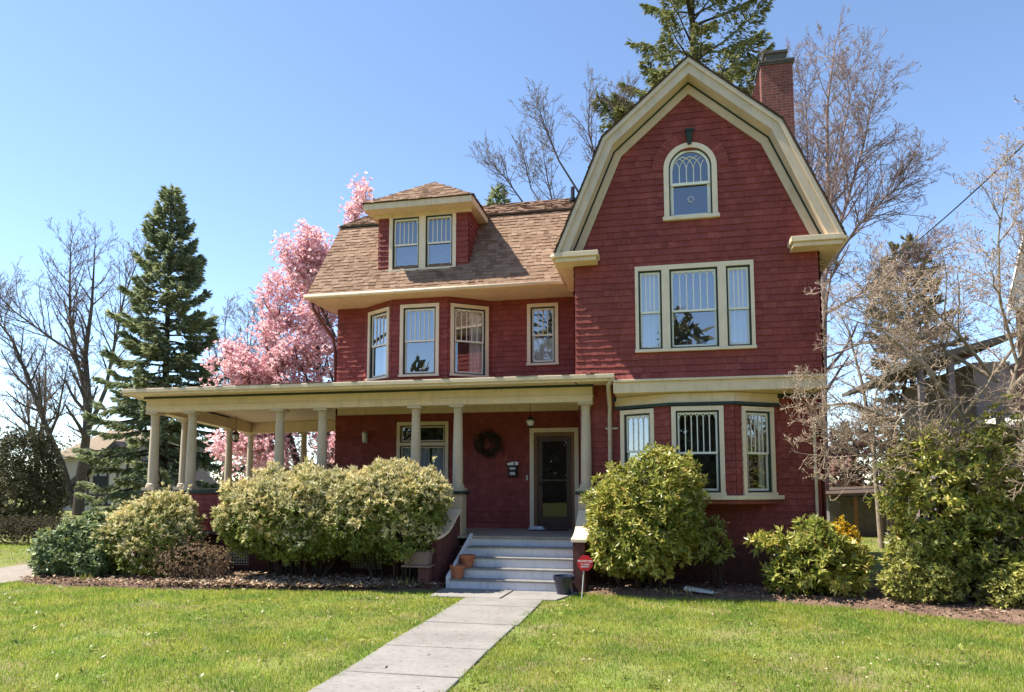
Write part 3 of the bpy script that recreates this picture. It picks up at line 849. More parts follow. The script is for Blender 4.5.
# ---- dormer
dw = MB()
shingle_wall(dw, f_dorm, 7.0, 8.74, lambda z: -6.86, lambda z: -4.52, WOPEN['dorm'], seed=41)
fdr = Frame((-4.52, 0, 0), (0, 1, 0), (1, 0, 0)); fdl = Frame((-6.86, 0, 0), (0, -1, 0), (-1, 0, 0))
shingle_wall(dw, fdr, 7.1, 8.74, lambda z: 16.1, lambda z: 17.6, [], seed=42)
shingle_wall(dw, fdl, 7.1, 8.74, lambda z: -17.6, lambda z: -16.1, [], seed=43)
dorm = dw.build('dormer', [M['shingle'], M['red']], house)
m = MB()
dx0, dx1, dy0, dy1 = -7.06, -4.33, 15.66, 17.6
m.box(dx0, dx1, dy0, dy1, 8.745, 8.78)
m.box(dx0 - .015, dx1 + .015, dy0 - .03, dy0 + .0, 8.735, 8.90); m.box(dx0 - .03, dx0, dy0 + .001, dy1, 8.735, 8.90); m.box(dx1, dx1 + .03, dy0 + .001, dy1, 8.735, 8.90)
m.box(dx0 + .1, dx1 - .1, 16.02, 16.09, 8.66, 8.744)
m.build('dormer_eaves', M['cream'], dorm)
m = MB()
ap = V3((-5.70, 17.0, 9.93)); e0 = V3((dx0 - .06, dy0 - .07, 8.90)); e1 = V3((dx1 + .06, dy0 - .07, 8.90))
hw = (e1.x - e0.x) / 2; cx = (e0.x + e1.x) / 2
Sf = V3((0, ap.y - e0.y, ap.z - e0.z)); Lf = Sf.length
roof_plane(m, (cx, e0.y, e0.z), (1, 0, 0), Sf, lambda s: -hw * (1 - s / Lf) + (ap.x - cx) * s / Lf, lambda s: hw * (1 - s / Lf) + (ap.x - cx) * s / Lf, Lf, course=.128, seed=44)
for sg, ex in ((1, e1.x), (-1, e0.x)):
    Ss = V3((ap.x - ex, 0, ap.z - e0.z)); Ls = Ss.length
    run = ap.y - e0.y
    roof_plane(m, (ex, e0.y, e0.z), (0, 1, 0), Ss, lambda s: run * s / Ls, lambda s: 2.2 + .9 * s, Ls, course=.128, seed=45 + sg)
m.prism([(e0.x + .02, e0.y + .02, 8.885), (e1.x - .02, e0.y + .02, 8.885), (e1.x - .02, 17.9, 8.885), (e0.x + .02, 17.9, 8.885)], (0, 0, .012), 1)
m.build('dormer_roof', [M['roof'], M['roof_dark']], dorm)

# ================================================================= PORCH
CZ0, CZ1 = 1.93, 3.72
PF = 14.4
cols = [(-11.7, PF), (-10.7, PF), (-8.45, PF), (-7.40, PF), (-5.20, PF), (-4.25, PF), (-1.51, PF), (-12.32, 16.3), (-13.1, 19.4), (-13.7, 21.5), (-11.55, 21.2)]
for (x, y) in cols:
    c = MB()
    h = CZ1 - CZ0
    prof = [(.150, 0), (.150, .035), (.135, .045), (.142, .075), (.120, .095)]
    for i in range(13):
        t = i / 12
        prof.append((.112 - .022 * t ** 1.8, .10 + (h - .27) * t))
    prof += [(.100, h - .155), (.104, h - .14), (.094, h - .13), (.096, h - .105), (.135, h - .075)]
    c.lathe((x, y, CZ0), prof, 24)
    c.box(x - .155, x + .155, y - .155, y + .155, CZ1 - .074, CZ1 - .022)
    o = c.build('column', M['column'], house, smooth=True)
    md = o.modifiers.new('split', 'EDGE_SPLIT'); md.split_angle = R(35)
    q = MB(); q.box(x - .17, x + .17, y - .165, y + .165, 1.866, CZ0 + .002); q.build('plinth', M['column'], o)
# entablature: front beam, slanted left beam, back beam, right return
SL = V3((-2.0, 7.1, 0)).normalized()                # direction of the left side
A0 = V3((-11.72, PF, 0)); E1 = V3((-13.72, 21.5, 0))
def beam(mb, a, b, hw, z0, z1, mi=0):
    a, b = V3(a), V3(b); t = (b - a).normalized(); n = V3((-t.y, t.x, 0)) * hw
    P = lambda q, z: (q.x, q.y, z)
    mb.hexa([P(a - n, z0), P(b - n, z0), P(b + n, z0), P(a + n, z0), P(a - n, z1), P(b - n, z1), P(b + n, z1), P(a + n, z1)], mi)
bm = MB()
beam(bm, (-11.86, PF, 0), (-1.36, PF, 0), .13, 3.698, 4.05)
beam(bm, (-11.86, PF, 0), (-1.34, PF, 0), .155, 3.80, 3.84)
ls = A0 + SL * .14
beam(bm, ls, E1 + SL * .14, .13, 3.699, 4.049)
beam(bm, E1 + V3((.16, -.15, 0)), (-8.2, 20.6, 0), .13, 3.700, 4.048)
beam(bm, (-1.51, PF + .14, 0), (-1.51, 14.47, 0), .13, 3.70, 4.05)
beam(bm, (-8.10, YW - .05, 0), (-1.68, YW - .05, 0), .045, 3.76, 4.05)
bm.build('porch_beam', M['cream'], house, bevel=.008)
# ceiling and eaves soffit, fascia with gutter
cl = MB()
PX0, PX1, PY0 = -11.95, -.92, 13.72
edge = [(PX0, PY0), (PX1, PY0), (PX1, 13.73 + .0), (PX1, YL - .05), (-1.66, YL - .05), (-1.66, YW - .0), (-8.18, YW), (-8.18, 21.9), (-14.45, 22.2)]
cl.prism([(x, y, 4.052) for x, y in edge], (0, 0, .03))
cl.build('porch_ceiling', M['cream'], house)
g = MB()
g.box(PX0 - .02, PX1 + .02, PY0 - .03, PY0 - .001, 4.03, 4.12)
g.box(PX0 - .05, PX1 + .05, PY0 - .085, PY0 - .031, 4.08, 4.165); g.box(PX1 + .001, PX1 + .05, PY0, YG - .06, 4.03, 4.16)
t = SL; nn = V3((-SL.y, SL.x, 0))
beam(g, V3((PX0 - .03, PY0 - .02, 0)), V3((-14.48, 22.2, 0)), .03, 4.03, 4.16)
g.build('porch_fascia', M['cream'], house, bevel=.012)
g = MB(); g.box(-11.9, -1.33, PF - .175, PF - .135, 4.005, 4.05)
beam(g, A0 + SL * .3 + V3((.16, 0, 0)), E1 + V3((.16, -.2, 0)), .012, 4.0, 4.045)
g.build('porch_moulding', M['green'], house)
pr = MB()
yb0 = YW - .0
Sp = V3((0, yb0 - (PY0 - .07), 4.52 - 4.165)); Lp = Sp.length
roof_plane(pr, (0, PY0 - .07, 4.165), (1, 0, 0), Sp, lambda s: PX0 + .55 * s, lambda s: PX1 - .28 * s, Lp, seed=51)
pr.poly([(PX0, PY0, 4.10), (PX1, PY0, 4.10), (PX1 - .8, YW, 4.45), (-8.18, YW, 4.45), (-8.18, 22.2, 4.45), (-9.5, 22.2, 4.4), (-10.2, 16.6, 4.4)], 1)
pr.poly([(PX0, PY0, 4.10), (-10.2, 16.6, 4.4), (-9.5, 22.2, 4.4), (-14.4, 22.2, 4.10)], 1)
pr.poly([(PX1 + .03, PY0 - .05, 4.165), (PX1 + .10, YG - .115, 4.165), (-1.35, YG - .10, 4.21), (-1.35, PY0 + .1, 4.19)], 2)
pr.build('porch_roof', [M['roof'], M['roof_dark'], M['roof_red']], house)
# floor, skirt, half wall, lattice
fl = MB()
fl.prism([(x, y, .90) for x, y in [(-12.0, 14.12), (-1.25, 14.12), (-1.25, 14.46), (-1.66, 14.46), (-1.66, YW), (-8.18, YW), (-8.18, 21.9), (-14.0, 21.9)]], (0, 0, .05))
fl.build('porch_floor', M['grey_floor'], house)
hw_ = MB()
f_pw = Frame((0, PF - .11, 0), FX, FN)
shingle_wall(hw_, f_pw, 1.0, 1.80, lambda z: -11.9, lambda z: -4.40, [], course=.125, seed=55)
hw_.box(-11.9, -4.40, PF - .10, PF + .10, .95, 1.80, 1)
f_ps = Frame(V3((-11.72, PF, 0)) + V3((-.13, 0, 0)), (SL.x, SL.y, 0), (-SL.y, SL.x, 0))
beam(hw_, A0 + SL * .12, E1, .10, .95, 1.80, 1)
beam(hw_, E1 + V3((.12, 0, 0)), (-8.2, 20.6, 0), .10, .95, 1.80, 1)
hw_.build('half_wall', [M['shingle'], M['red']], house)
cp = MB()
cp.box(-11.98, -4.42, PF - .17, PF + .17, 1.80, 1.865); beam(cp, A0 + SL * .18, E1, .16, 1.80, 1.864); beam(cp, E1 + V3((.17, 0, 0)), (-8.2, 20.6, 0), .16, 1.80, 1.863)
cp.build('half_wall_cap', M['green'], house)
sk = MB()
sk.box(-12.0, -4.4, 14.10, 14.16, .895, .985, 1)
wins = [(-9.57, -9.0), (-8.25, -7.80), (-6.56, -5.82), (-11.2, -10.6)]
xs = -11.95
for a, b in sorted(wins):
    sk.box(xs, a, 14.20, 14.26, -.1, .895); xs = b
    sk.box(a, b, 14.20, 14.26, .60, .895); sk.box(a, b, 14.20, 14.26, -.1, .22)
sk.box(xs, -4.4, 14.20, 14.26, -.1, .895)
beam(sk, A0 + SL * .1, E1, .03, -.1, .895); beam(sk, E1, (-8.2, 20.6, 0), .03, -.1, .895)
sk.build('porch_skirt', [M['found'], M['stone_pink']], house)
for a, b in wins:
    l = MB()
    n = round((b - a) / .062)
    for i in range(n + 1):
        u = a + (b - a) * i / n; l.box(u - .011, u + .011, 14.212, 14.222, .22, .60)
    for i in range(7):
        z = .22 + .38 * i / 6; l.box(a, b, 14.203, 14.2115, z - .011, z + .011)
    l.build('lattice', M['lattice'], house)

# ---- steps between the two stair walls
RY = [14.14, 13.915, 13.69, 13.465, 13.24]
LX = [-3.86, -3.91, -3.97, -4.02, -4.07]
for i in range(5):
    z1 = .95 - .19 * i; z0 = z1 - .19
    y = RY[i]
    r = MB(); r.box(LX[i], -1.67, y, y + .02, z0 + (0 if i < 4 else -.02), z1 - .032); r.build('riser', M['white'], house)
    if i:
        t = MB(); t.box(LX[i] - .015, -1.665, y - .028, RY[i - 1] - .001, z1 - .03, z1); t.build('tread', M['tread'], house, bevel=.006)
    else:
        t = MB(); t.box(LX[0], -1.665, y - .03, y + .1, .915, .954); t.build('tread', M['grey_floor'], house)
st = MB(); st.hexa([(-4.12, 13.2, 0), (-4.06, 13.2, 0), (-3.84, 14.15, 0), (-3.90, 14.15, 0), (-4.12, 13.2, .24), (-4.06, 13.2, .24), (-3.84, 14.15, 1.0), (-3.90, 14.15, 1.0)])
st.build('stringer', M['white'], house)

def stair_wall(xt, xb, wd, lab):
    """curved cheek wall: from the pedestal at the porch down to the foot of the steps"""
    prof = [(14.22, 1.44), (14.05, 1.32), (13.88, 1.16), (13.70, 1.04), (13.50, .97), (13.28, .93)]
    xat = lambda y: xt + (xb - xt) * (14.22 - y) / .94
    b = MB()
    for (y0, z0), (y1, z1) in zip(prof, prof[1:]):
        a0, a1 = xat(y0), xat(y1)
        b.hexa([(a1 - wd, y1, -.1), (a1 + wd, y1, -.1), (a0 + wd, y0, -.1), (a0 - wd, y0, -.1), (a1 - wd, y1, z1), (a1 + wd, y1, z1), (a0 + wd, y0, z0), (a0 - wd, y0, z0)])
    w_ = b.build('stair_wall', M['found'], house)
    c = MB(); k = wd + .035
    for (y0, z0), (y1, z1) in zip(prof, prof[1:]):
        a0, a1 = xat(y0), xat(y1)
        c.hexa([(a1 - k, y1 - .03, z1), (a1 + k, y1 - .03, z1), (a0 + k, y0 - .03, z0), (a0 - k, y0 - .03, z0), (a1 - k, y1 - .03, z1 + .055), (a1 + k, y1 - .03, z1 + .055), (a0 + k, y0 - .03, z0 + .055), (a0 - k, y0 - .03, z0 + .055)])
    c.build('coping', M['cream_win'], w_)
    p = MB(); p.box(xt - .15, xt + .15, 14.22, 14.55, .95, 1.80); pd = p.build('pedestal', M['column'], w_)
    p = MB(); p.box(xt - .21, xt + .21, 14.18, 14.61, 1.80, 1.866); p.build('pedestal_cap', M['green'], w_)
stair_wall(-4.25, -4.44, .11, 'l')
stair_wall(-1.51, -1.55, .11, 'r')
# rain pipe of the porch roof beside the bay
m = MB()
m.tube([(-.95, 13.70, 4.08), (-1.0, 13.85, 3.96), (-1.02, 14.40, 3.62), (-1.02, 14.42, 3.4), (-1.02, 14.42, .2)], .045, 8)
dsp = m.build('downspout', M['column'], house, smooth=True)
for z in (3.15, 2.2):
    m = MB(); m.tube([(-1.12, 14.44, z), (-.86, 14.44, z)], .02, 6); m.build('pipe_strap', M['column'], dsp)

# ================================================================= SMALL THINGS ON AND BY THE PORCH
# hanging lantern
t = thing('porch_lantern', (-2.84, 15.3, 3.25), 'small metal lantern hanging from the porch ceiling in front of the door', 'lantern')
m = MB(); m.lathe((-2.84, 15.3, 3.25), [(.012, 0), (.03, .01), (.055, .03), (.06, .045)], 12); m.lathe((-2.84, 15.3, 3.25), [(.10, .185), (.105, .195), (.06, .235), (.03, .265), (.012, .28)], 12)
for k in range(6):
    a = k * math.pi / 3; m.tube([(-2.84 + .06 * math.cos(a), 15.3 + .06 * math.sin(a), 3.29), (-2.84 + .092 * math.cos(a), 15.3 + .092 * math.sin(a), 3.44)], .006, 4)
m.build('lantern_frame', M['black'], t)
m = MB(); m.lathe((-2.84, 15.3, 3.25), [(.055, .045), (.075, .08), (.088, .14), (.088, .184)], 12); m.build('glass_shade', M['lamp_glass'], t, smooth=True)
m = MB(); m.tube([(-2.84, 15.3, 3.52), (-2.84, 15.3, 4.05)], .006, 5); m.lathe((-2.84, 15.3, 4.02), [(.05, 0), (.05, .03)], 12); m.build('chain', M['black'], t)
# lantern at the far corner of the porch, hanging between the back columns
t = thing('porch_lantern', (-12.62, 19.0, 3.25), 'small dark lantern hanging at the far left corner of the porch between the back columns', 'lantern')
m = MB(); m.lathe((-12.62, 19.0, 3.25), [(.02, 0), (.08, .04), (.085, .06)], 10); m.lathe((-12.62, 19.0, 3.25), [(.13, .25), (.13, .26), (.05, .33), (.015, .36)], 10)
for k in range(6):
    a = k * math.pi / 3; m.tube([(-12.62 + .08 * math.cos(a), 19 + .08 * math.sin(a), 3.3), (-12.62 + .11 * math.cos(a), 19 + .11 * math.sin(a), 3.51)], .008, 4)
m.build('lantern_frame', M['black'], t)
m = MB(); m.lathe((-12.62, 19.0, 3.25), [(.075, .06), (.1, .15), (.105, .25)], 10); m.build('glass_shade', M['lamp_glass'], t, smooth=True)
m = MB(); m.tube([(-12.62, 19.0, 3.6), (-12.62, 19.0, 4.05)], .007, 5); m.build('chain', M['black'], t)
# wall lamp left of the porch window
t = thing('wall_lamp', (-7.33, YW, 3.05), 'small carriage lamp with frosted glass on the red wall left of the porch window', 'wall lamp')
m = MB(); m.box(-7.37, -7.29, YW - .05, YW - .02, 3.05, 3.30); m.tube([(-7.33, YW - .04, 3.27), (-7.33, YW - .12, 3.33), (-7.33, YW - .13, 3.30)], .012, 6)
m.lathe((-7.33, YW - .13, 3.27), [(.075, 0), (.078, .01), (.03, .05), (.008, .07)], 8); m.lathe((-7.33, YW - .13, 3.06), [(.015, -.02), (.045, 0), (.05, .02)], 8)
m.build('lamp_bracket', M['steel'], t)
m = MB(); m.lathe((-7.33, YW - .13, 3.08), [(.045, 0), (.062, .19)], 8); m.build('lamp_glass', M['lamp_glass'], t)
# wreath of dry twigs
def wreath():
    rr = random.Random(8); m = MB()
    cx, cz, y = -4.12, 2.98, YW - .075
    for k in range(320):
        a = rr.uniform(0, 6.283); r = .205 + rr.gauss(0, .065); d = rr.choice((-1, 1)); pts = []
        y1 = y + rr.uniform(-.04, .04); out = rr.uniform(-.02, .07)
        for i in range(5):
            aa = a + d * i * .14; r2 = r + out * i / 4 * 1.3
            pts.append((cx + r2 * math.cos(aa), y1 - .01 * i * rr.random(), cz + r2 * math.sin(aa)))
        m.tube(pts, [.007, .007, .006, .005, .003], 4)
    o = m.build('wreath', M['wreath'])
    tag(o, 'dark round wreath of dry twigs hung on the red wall between column and mailbox', 'wreath')
M['wreath'] = island_mat('dry_vine_twig', [(0, (.035, .022, .012)), (.7, (.065, .045, .022)), (1, (.05, .055, .02))], rough=.9, bump=0)
wreath()
# mailbox
t = thing('mailbox', (-3.50, YW - .02, 2.17), 'black wall mailbox with two pale labels and letters sticking out, left of the door', 'mailbox')
m = MB(); m.hexa([(-3.60, YW - .12, 2.18), (-3.40, YW - .12, 2.18), (-3.40, YW - .024, 2.18), (-3.60, YW - .024, 2.18), (-3.62, YW - .14, 2.46), (-3.38, YW - .14, 2.46), (-3.38, YW - .024, 2.46), (-3.62, YW - .024, 2.46)])
m.box(-3.61, -3.39, YW - .155, YW - .14, 2.325, 2.34)
m.build('box', M['black'], t, bevel=.008)
m = MB(); m.hexa([(-3.57, YW - .134, 2.225), (-3.44, YW - .134, 2.225), (-3.44, YW - .126, 2.225), (-3.57, YW - .126, 2.225), (-3.57, YW - .143, 2.30), (-3.44, YW - .143, 2.30), (-3.44, YW - .135, 2.30), (-3.57, YW - .135, 2.30)])
m.hexa([(-3.575, YW - .145, 2.355), (-3.43, YW - .145, 2.355), (-3.43, YW - .137, 2.355), (-3.575, YW - .137, 2.355), (-3.575, YW - .149, 2.41), (-3.43, YW - .149, 2.41), (-3.43, YW - .141, 2.41), (-3.575, YW - .141, 2.41)])
m.build('label_plate', M['silver'], t)
m = MB(); m.hexa([(-3.61, YW - .12, 2.45), (-3.47, YW - .12, 2.45), (-3.47, YW - .11, 2.45), (-3.61, YW - .11, 2.45), (-3.64, YW - .13, 2.50), (-3.49, YW - .13, 2.55), (-3.49, YW - .12, 2.55), (-3.64, YW - .12, 2.50)])
m.hexa([(-3.46, YW - .10, 2.45), (-3.38, YW - .10, 2.45), (-3.38, YW - .09, 2.45), (-3.46, YW - .09, 2.45), (-3.45, YW - .11, 2.55), (-3.36, YW - .11, 2.53), (-3.36, YW - .10, 2.53), (-3.45, YW - .10, 2.55)])
m.build('letters', M['curtain'], t)
# newspaper on the mat
m = MB(); m.box(-3.05, -2.15, 15.95, 16.5, .951, .965); o = m.build('doormat', M['blue_pot']); tag(o, 'flat dark doormat lying on the porch floor at the door', 'doormat')
m = MB()
for k in range(5):
    m.box(-3.02 + .01 * k, -2.63 - .015 * k, 15.92 + .01 * k, 16.15, .967 + .016 * k, .967 + .016 * k + .013)
m.tube([(-2.98, 15.91, 1.0), (-2.66, 15.92, 1.0)], .035, 8)
o = m.build('newspaper', M['bluecloth']); tag(o, 'folded pale newspaper lying on the doormat by the front door', 'newspaper')
# pots
def pot(name, c, r, h, mat, lab, cat, group=None, soil=True):
    t = thing(name, c, lab, cat, group)
    m = MB(); m.lathe(c, [(r * .68, 0), (r * .93, h * .74), (r * 1.05, h * .75), (r * 1.08, h * .99), (r * 1.02, h), (r * .93, h * .98), (r * .88, h * .86), (.0, h * .85)], 20)
    m.build('pot_body', mat, t, smooth=False)
    m = MB(); m.lathe((c[0], c[1], c[2] + h * .845), [(r * .87, 0), (r * .5, .012), (.01, .018)], 14); m.build('soil', M['soil'], t)
M['soil'] = paint('dark_potting_soil', (.035, .024, .017), rough=1, var=.4, scale=30, bump=.8)
pot('terracotta_pot', (-3.80, 13.58, .3803), .15, .24, M['pot'], 'terracotta flower pot on the third step, behind the other one', 'flower pot', 'terracotta pots on the steps')
pot('terracotta_pot', (-3.93, 13.355, .1903), .15, .25, M['pot'], 'terracotta flower pot on the lowest step, in front of the other one', 'flower pot', 'terracotta pots on the steps')
pot('glazed_pot', (-1.80, 13.02, .012), .19, .33, M['blue_pot'], 'dark blue glazed flower pot standing on the walk at the right foot of the steps', 'flower pot')
# yard sign
def yard_sign():
    c = V3((-1.36, 12.6, .62)); t = thing('yard_sign', (-1.41, 12.6, 0), 'red octagonal security sign on a thin stake by the steps', 'sign')
    m = MB(); oc = [(c.x + .145 * math.cos(R(22.5 + 45 * k)), 12.6, c.z + .145 * math.sin(R(22.5 + 45 * k))) for k in range(8)]
    m.prism(oc, (0, .012, 0)); m.build('sign_plate', M['sign_red'], t)
    m = MB(); m.tube([(-1.43, 12.62, -.05), (-1.385, 12.62, .50), (-1.365, 12.62, .66)], .011, 6); m.build('stake', M['steel'], t)
    m = MB()
    for dz, w0, h0 in ((.045, .21, .010),):
        pass
    for j, (txt, z, s) in enumerate((('PROTECTED', .640, .047), ('BY ALARM', .590, .034), ('SECURITY', .550, .034))):
        cu = bpy.data.curves.new('lettering', 'FONT'); cu.body = txt; cu.size = s; cu.align_x = 'CENTER'; cu.extrude = .001; cu.offset = .0012
        cu.materials.append(M['sign_white'])
        o = bpy.data.objects.new('lettering_source', cu); COL.objects.link(o)
        me = bpy.data.meshes.new_from_object(o.evaluated_get(bpy.context.evaluated_depsgraph_get()))
        bpy.data.objects.remove(o); bpy.data.curves.remove(cu)
        o = bpy.data.objects.new('lettering', me); COL.objects.link(o)
        if not me.materials: me.materials.append(M['sign_white'])
        o.parent = t; o.location = (c.x - t.location.x, 12.596 - t.location.y, z - t.location.z); o.rotation_euler = (R(90), 0, 0)
yard_sign()
# planter trough on a pier
t = thing('planter_trough', (-4.62, 13.15, 0), 'pinkish stone trough on a pier and thin iron legs left of the steps', 'planter')
m = MB(); m.hexa([(-4.90, 13.0, .46), (-4.42, 13.0, .46), (-4.42, 13.22, .46), (-4.90, 13.22, .46), (-4.93, 12.97, .72), (-4.39, 12.97, .72), (-4.39, 13.24, .72), (-4.93, 13.24, .72)])
m.box(-4.95, -4.37, 12.95, 13.26, .42, .459); m.build('trough', M['stone_pink'], t, bevel=.012)
m = MB(); m.box(-4.62, -4.40, 13.0, 13.2, -.05, .419); m.build('pier', M['found'], t)
for x in (-4.88, -4.80):
    m = MB(); m.tube([(x, 13.05, -.03), (x, 13.05, .42)], .011, 6); m.build('leg', M['black'], t)
# ================================================================= PLANT TOOLS
def unit(a): return a / np.maximum(np.linalg.norm(a, axis=-1, keepdims=True), 1e-9)
def rnd_unit(rg, n): return unit(rg.normal(size=(n, 3)))

def leaves(name, P, D, L, W, mat, parent=None, side=None, fold=.0, rg=None, tip=.5):
    """one four-cornered leaf blade per row: base P, direction D, length L, width W"""
    n = len(P)
    if side is None:
        side = rg.normal(size=(n, 3))
    S = unit(np.cross(D, side)); Nn = np.cross(S, D)
    L = np.asarray(L).reshape(-1, 1); W = np.asarray(W).reshape(-1, 1)
    mid = P + D * L * tip
    V = np.empty((n, 4, 3))
    V[:, 0] = P; V[:, 1] = mid + S * W * .5 + Nn * W * fold; V[:, 2] = P + D * L; V[:, 3] = mid - S * W * .5 + Nn * W * fold
    F = np.arange(n * 4).reshape(n, 4)
    return np_mesh(name, V.reshape(-1, 3), F, mat, parent)

def frusta(name, P0, P1, R0, R1, mat, parent=None, k=5):
    P0, P1 = np.asarray(P0, float), np.asarray(P1, float); R0 = np.asarray(R0).reshape(-1, 1, 1); R1 = np.asarray(R1).reshape(-1, 1, 1)
    d = unit(P1 - P0); n = len(P0)
    P1 = P1 + d * R1.reshape(-1, 1) * .5
    ref = np.where(np.abs(d[:, 2:3]) < .9, np.array([[0, 0, 1.]]), np.array([[1., 0, 0]]))
    a = unit(np.cross(d, ref)); b = np.cross(d, a)
    t = np.arange(k) * 2 * np.pi / k
    ring = a[:, None, :] * np.cos(t)[None, :, None] + b[:, None, :] * np.sin(t)[None, :, None]
    V = np.concatenate([P0[:, None, :] + ring * R0, P1[:, None, :] + ring * R1], axis=1)
    j = np.arange(k); q = np.stack([j, (j + 1) % k, (j + 1) % k + k, j + k], axis=1)
    F = (np.arange(n) * 2 * k)[:, None, None] + q[None]
    return np_mesh(name, V.reshape(-1, 3), F.reshape(-1, 4), mat, parent, smooth=True)

class Wood:
    """collects branch segments by level"""
    def __init__(s): s.seg = []; s.tips = []
    def add(s, p0, p1, r0, r1, lv): s.seg.append((*p0, *p1, r0, r1, lv))
    def stem(s, pts, radii, lv=0):
        for a, b, ra, rb in zip(pts, pts[1:], radii, radii[1:]): s.add(a, b, ra, rb, lv)
    def build(s, parent, mt, mc, split=1, names=('trunk', 'crown')):
        A = np.array(s.seg)
        lo = A[A[:, 8] <= split]; hi = A[A[:, 8] > split]
        if len(lo): frusta(names[0], lo[:, 0:3], lo[:, 3:6], lo[:, 6], lo[:, 7], mt, parent, 7)
        if len(hi): frusta(names[1], hi[:, 0:3], hi[:, 3:6], hi[:, 6], hi[:, 7], mc, parent, 3)

def grow(w, rr, p, d, L, r, lv, maxlv, kids, ratio=.62, wig=.16, up=.06, ang=(28, 52), seg=5, start=.25, rmin=.004, flat=None, tipkeep=False):
    p = np.array(p, float); d = np.array(d, float); d /= np.linalg.norm(d)
    n = max(3, seg - (lv > 1) - (lv > 2))
    pts = [p]
    for i in range(n):
        d = d + np.array([rr.gauss(0, wig), rr.gauss(0, wig), rr.gauss(0, wig) + up]); d /= np.linalg.norm(d)
        q = p + d * L / n
        r0, r1 = max(rmin, r * (1 - .62 * i / n)), max(rmin, r * (1 - .62 * (i + 1) / n))
        w.add(p, q, r0, r1, lv)
        if lv < maxlv:
            k = kids[min(lv, len(kids) - 1)] / n
            m = int(k) + (rr.random() < k - int(k))
            if (i + 1) / n > start:
                for _ in range(m):
                    t = rr.random(); b = p + (q - p) * t
                    a = R(rr.uniform(*ang)); ax = np.cross(d, np.array([rr.gauss(0, 1), rr.gauss(0, 1), rr.gauss(0, 1)])); ax /= np.linalg.norm(ax)
                    cd = d * math.cos(a) + ax * math.sin(a)
                    if flat: cd[2] *= flat
                    grow(w, rr, b, cd, L * ratio * rr.uniform(.6, 1.15) * (1 - .35 * (i + t) / n), max(rmin, r1 * .62), lv + 1, maxlv, kids, ratio, wig * 1.05, up, ang, seg, .12, rmin, flat)
        p = q
    w.tips.append((*p, *d))

def stems_grow(w, rr, stems, kids, maxlv, kidlen, ang=(30, 55), ratio=.6, up=.06, wig=.15, rmin=.006, start=.2, per=6, flat=None, kr=.55):
    """explicit main stems (points + radii) that sprout branches along their length"""
    for pts, rad in stems:
        w.stem(pts, rad, 0)
        pts = [np.array(q, float) for q in pts]
        m = per
        for k in range(m):
            t = start + (1 - start) * (k + rr.random()) / m
            f = t * (len(pts) - 1); i = min(int(f), len(pts) - 2); g = f - i
            b = pts[i] + (pts[i + 1] - pts[i]) * g; d = pts[i + 1] - pts[i]; d /= np.linalg.norm(d)
            r = (rad[i] + (rad[i + 1] - rad[i]) * g) * kr
            a = R(rr.uniform(*ang)); ax = np.cross(d, np.array([rr.gauss(0, 1) for _ in range(3)])); ax /= np.linalg.norm(ax)
            cd = d * math.cos(a) + ax * math.sin(a)
            if flat: cd[2] *= flat
            grow(w, rr, b, cd, kidlen * rr.uniform(.65, 1.1) * (1 - .45 * t), r, 1, maxlv, kids, ratio, wig, up, ang, 5, .15, rmin, flat)
        d = pts[-1] - pts[-2]; d /= np.linalg.norm(d)
        grow(w, rr, pts[-1], d, kidlen * .5, rad[-1], 1, maxlv, kids, ratio, wig, up, ang, 5, .1, rmin, flat)

def bark(name, col, var=.35, scale=6):
    return paint(name, col, rough=.9, var=var, scale=scale, bump=.5, spec=.15)
M['bark_grey'] = bark('grey_brown_bark', (.115, .088, .068))
M['twig_grey'] = bark('grey_brown_twigs', (.24, .185, .155))
M['bark_dark'] = bark('dark_conifer_bark', (.06, .042, .03))
M['twig_mauve'] = bark('reddish_budding_twigs', (.33, .235, .20))
M['bark_pale'] = bark('pale_grey_bark', (.30, .24, .18))
M['twig_pale'] = bark('pale_magnolia_twigs', (.46, .345, .25))
M['bud'] = leaf_mat('magnolia_bud', [(0, (.30, .24, .19)), (.6, (.42, .33, .29)), (1, (.55, .42, .40))], rough=.7, trans=.1)
M['blossom'] = leaf_mat('pink_blossom_petal', [(0, (.70, .33, .38)), (.25, (.85, .48, .51)), (.6, (.91, .64, .65)), (1, (.95, .82, .81))], rough=.6, trans=.45)
M['blossom_far'] = leaf_mat('mauve_blossom_petal', [(0, (.36, .19, .17)), (1, (.58, .37, .34))], rough=.7, trans=.3)
M['needle'] = leaf_mat('dark_spruce_needles', [(0, (.13, .165, .10)), (.5, (.235, .28, .165)), (.85, (.34, .37, .21)), (1, (.42, .43, .25))], rough=.6, trans=.42, spec=.3, patch=((.7, .75, .75), (1.25, 1.2, 1.05)), pscale=.5)
M['needle_yel'] = leaf_mat('olive_spruce_needles', [(0, (.09, .11, .038)), (.5, (.19, .205, .07)), (.85, (.30, .29, .10)), (1, (.40, .35, .14))], rough=.6, trans=.3, spec=.3)
M['yew'] = leaf_mat('brown_green_yew_needles', [(0, (.05, .056, .024)), (.6, (.10, .098, .042)), (1, (.18, .15, .075))], rough=.6, trans=.1, spec=.2)
M['needle_tan'] = leaf_mat('tan_green_needles', [(0, (.16, .145, .075)), (.5, (.28, .245, .13)), (1, (.40, .33, .20))], rough=.7, trans=.15, spec=.2)
M['rhodo'] = leaf_mat('dark_rhododendron_leaf', [(0, (.08, .125, .045)), (.45, (.16, .225, .08)), (.8, (.28, .34, .13)), (1, (.48, .50, .25))], rough=.5, trans=.3)
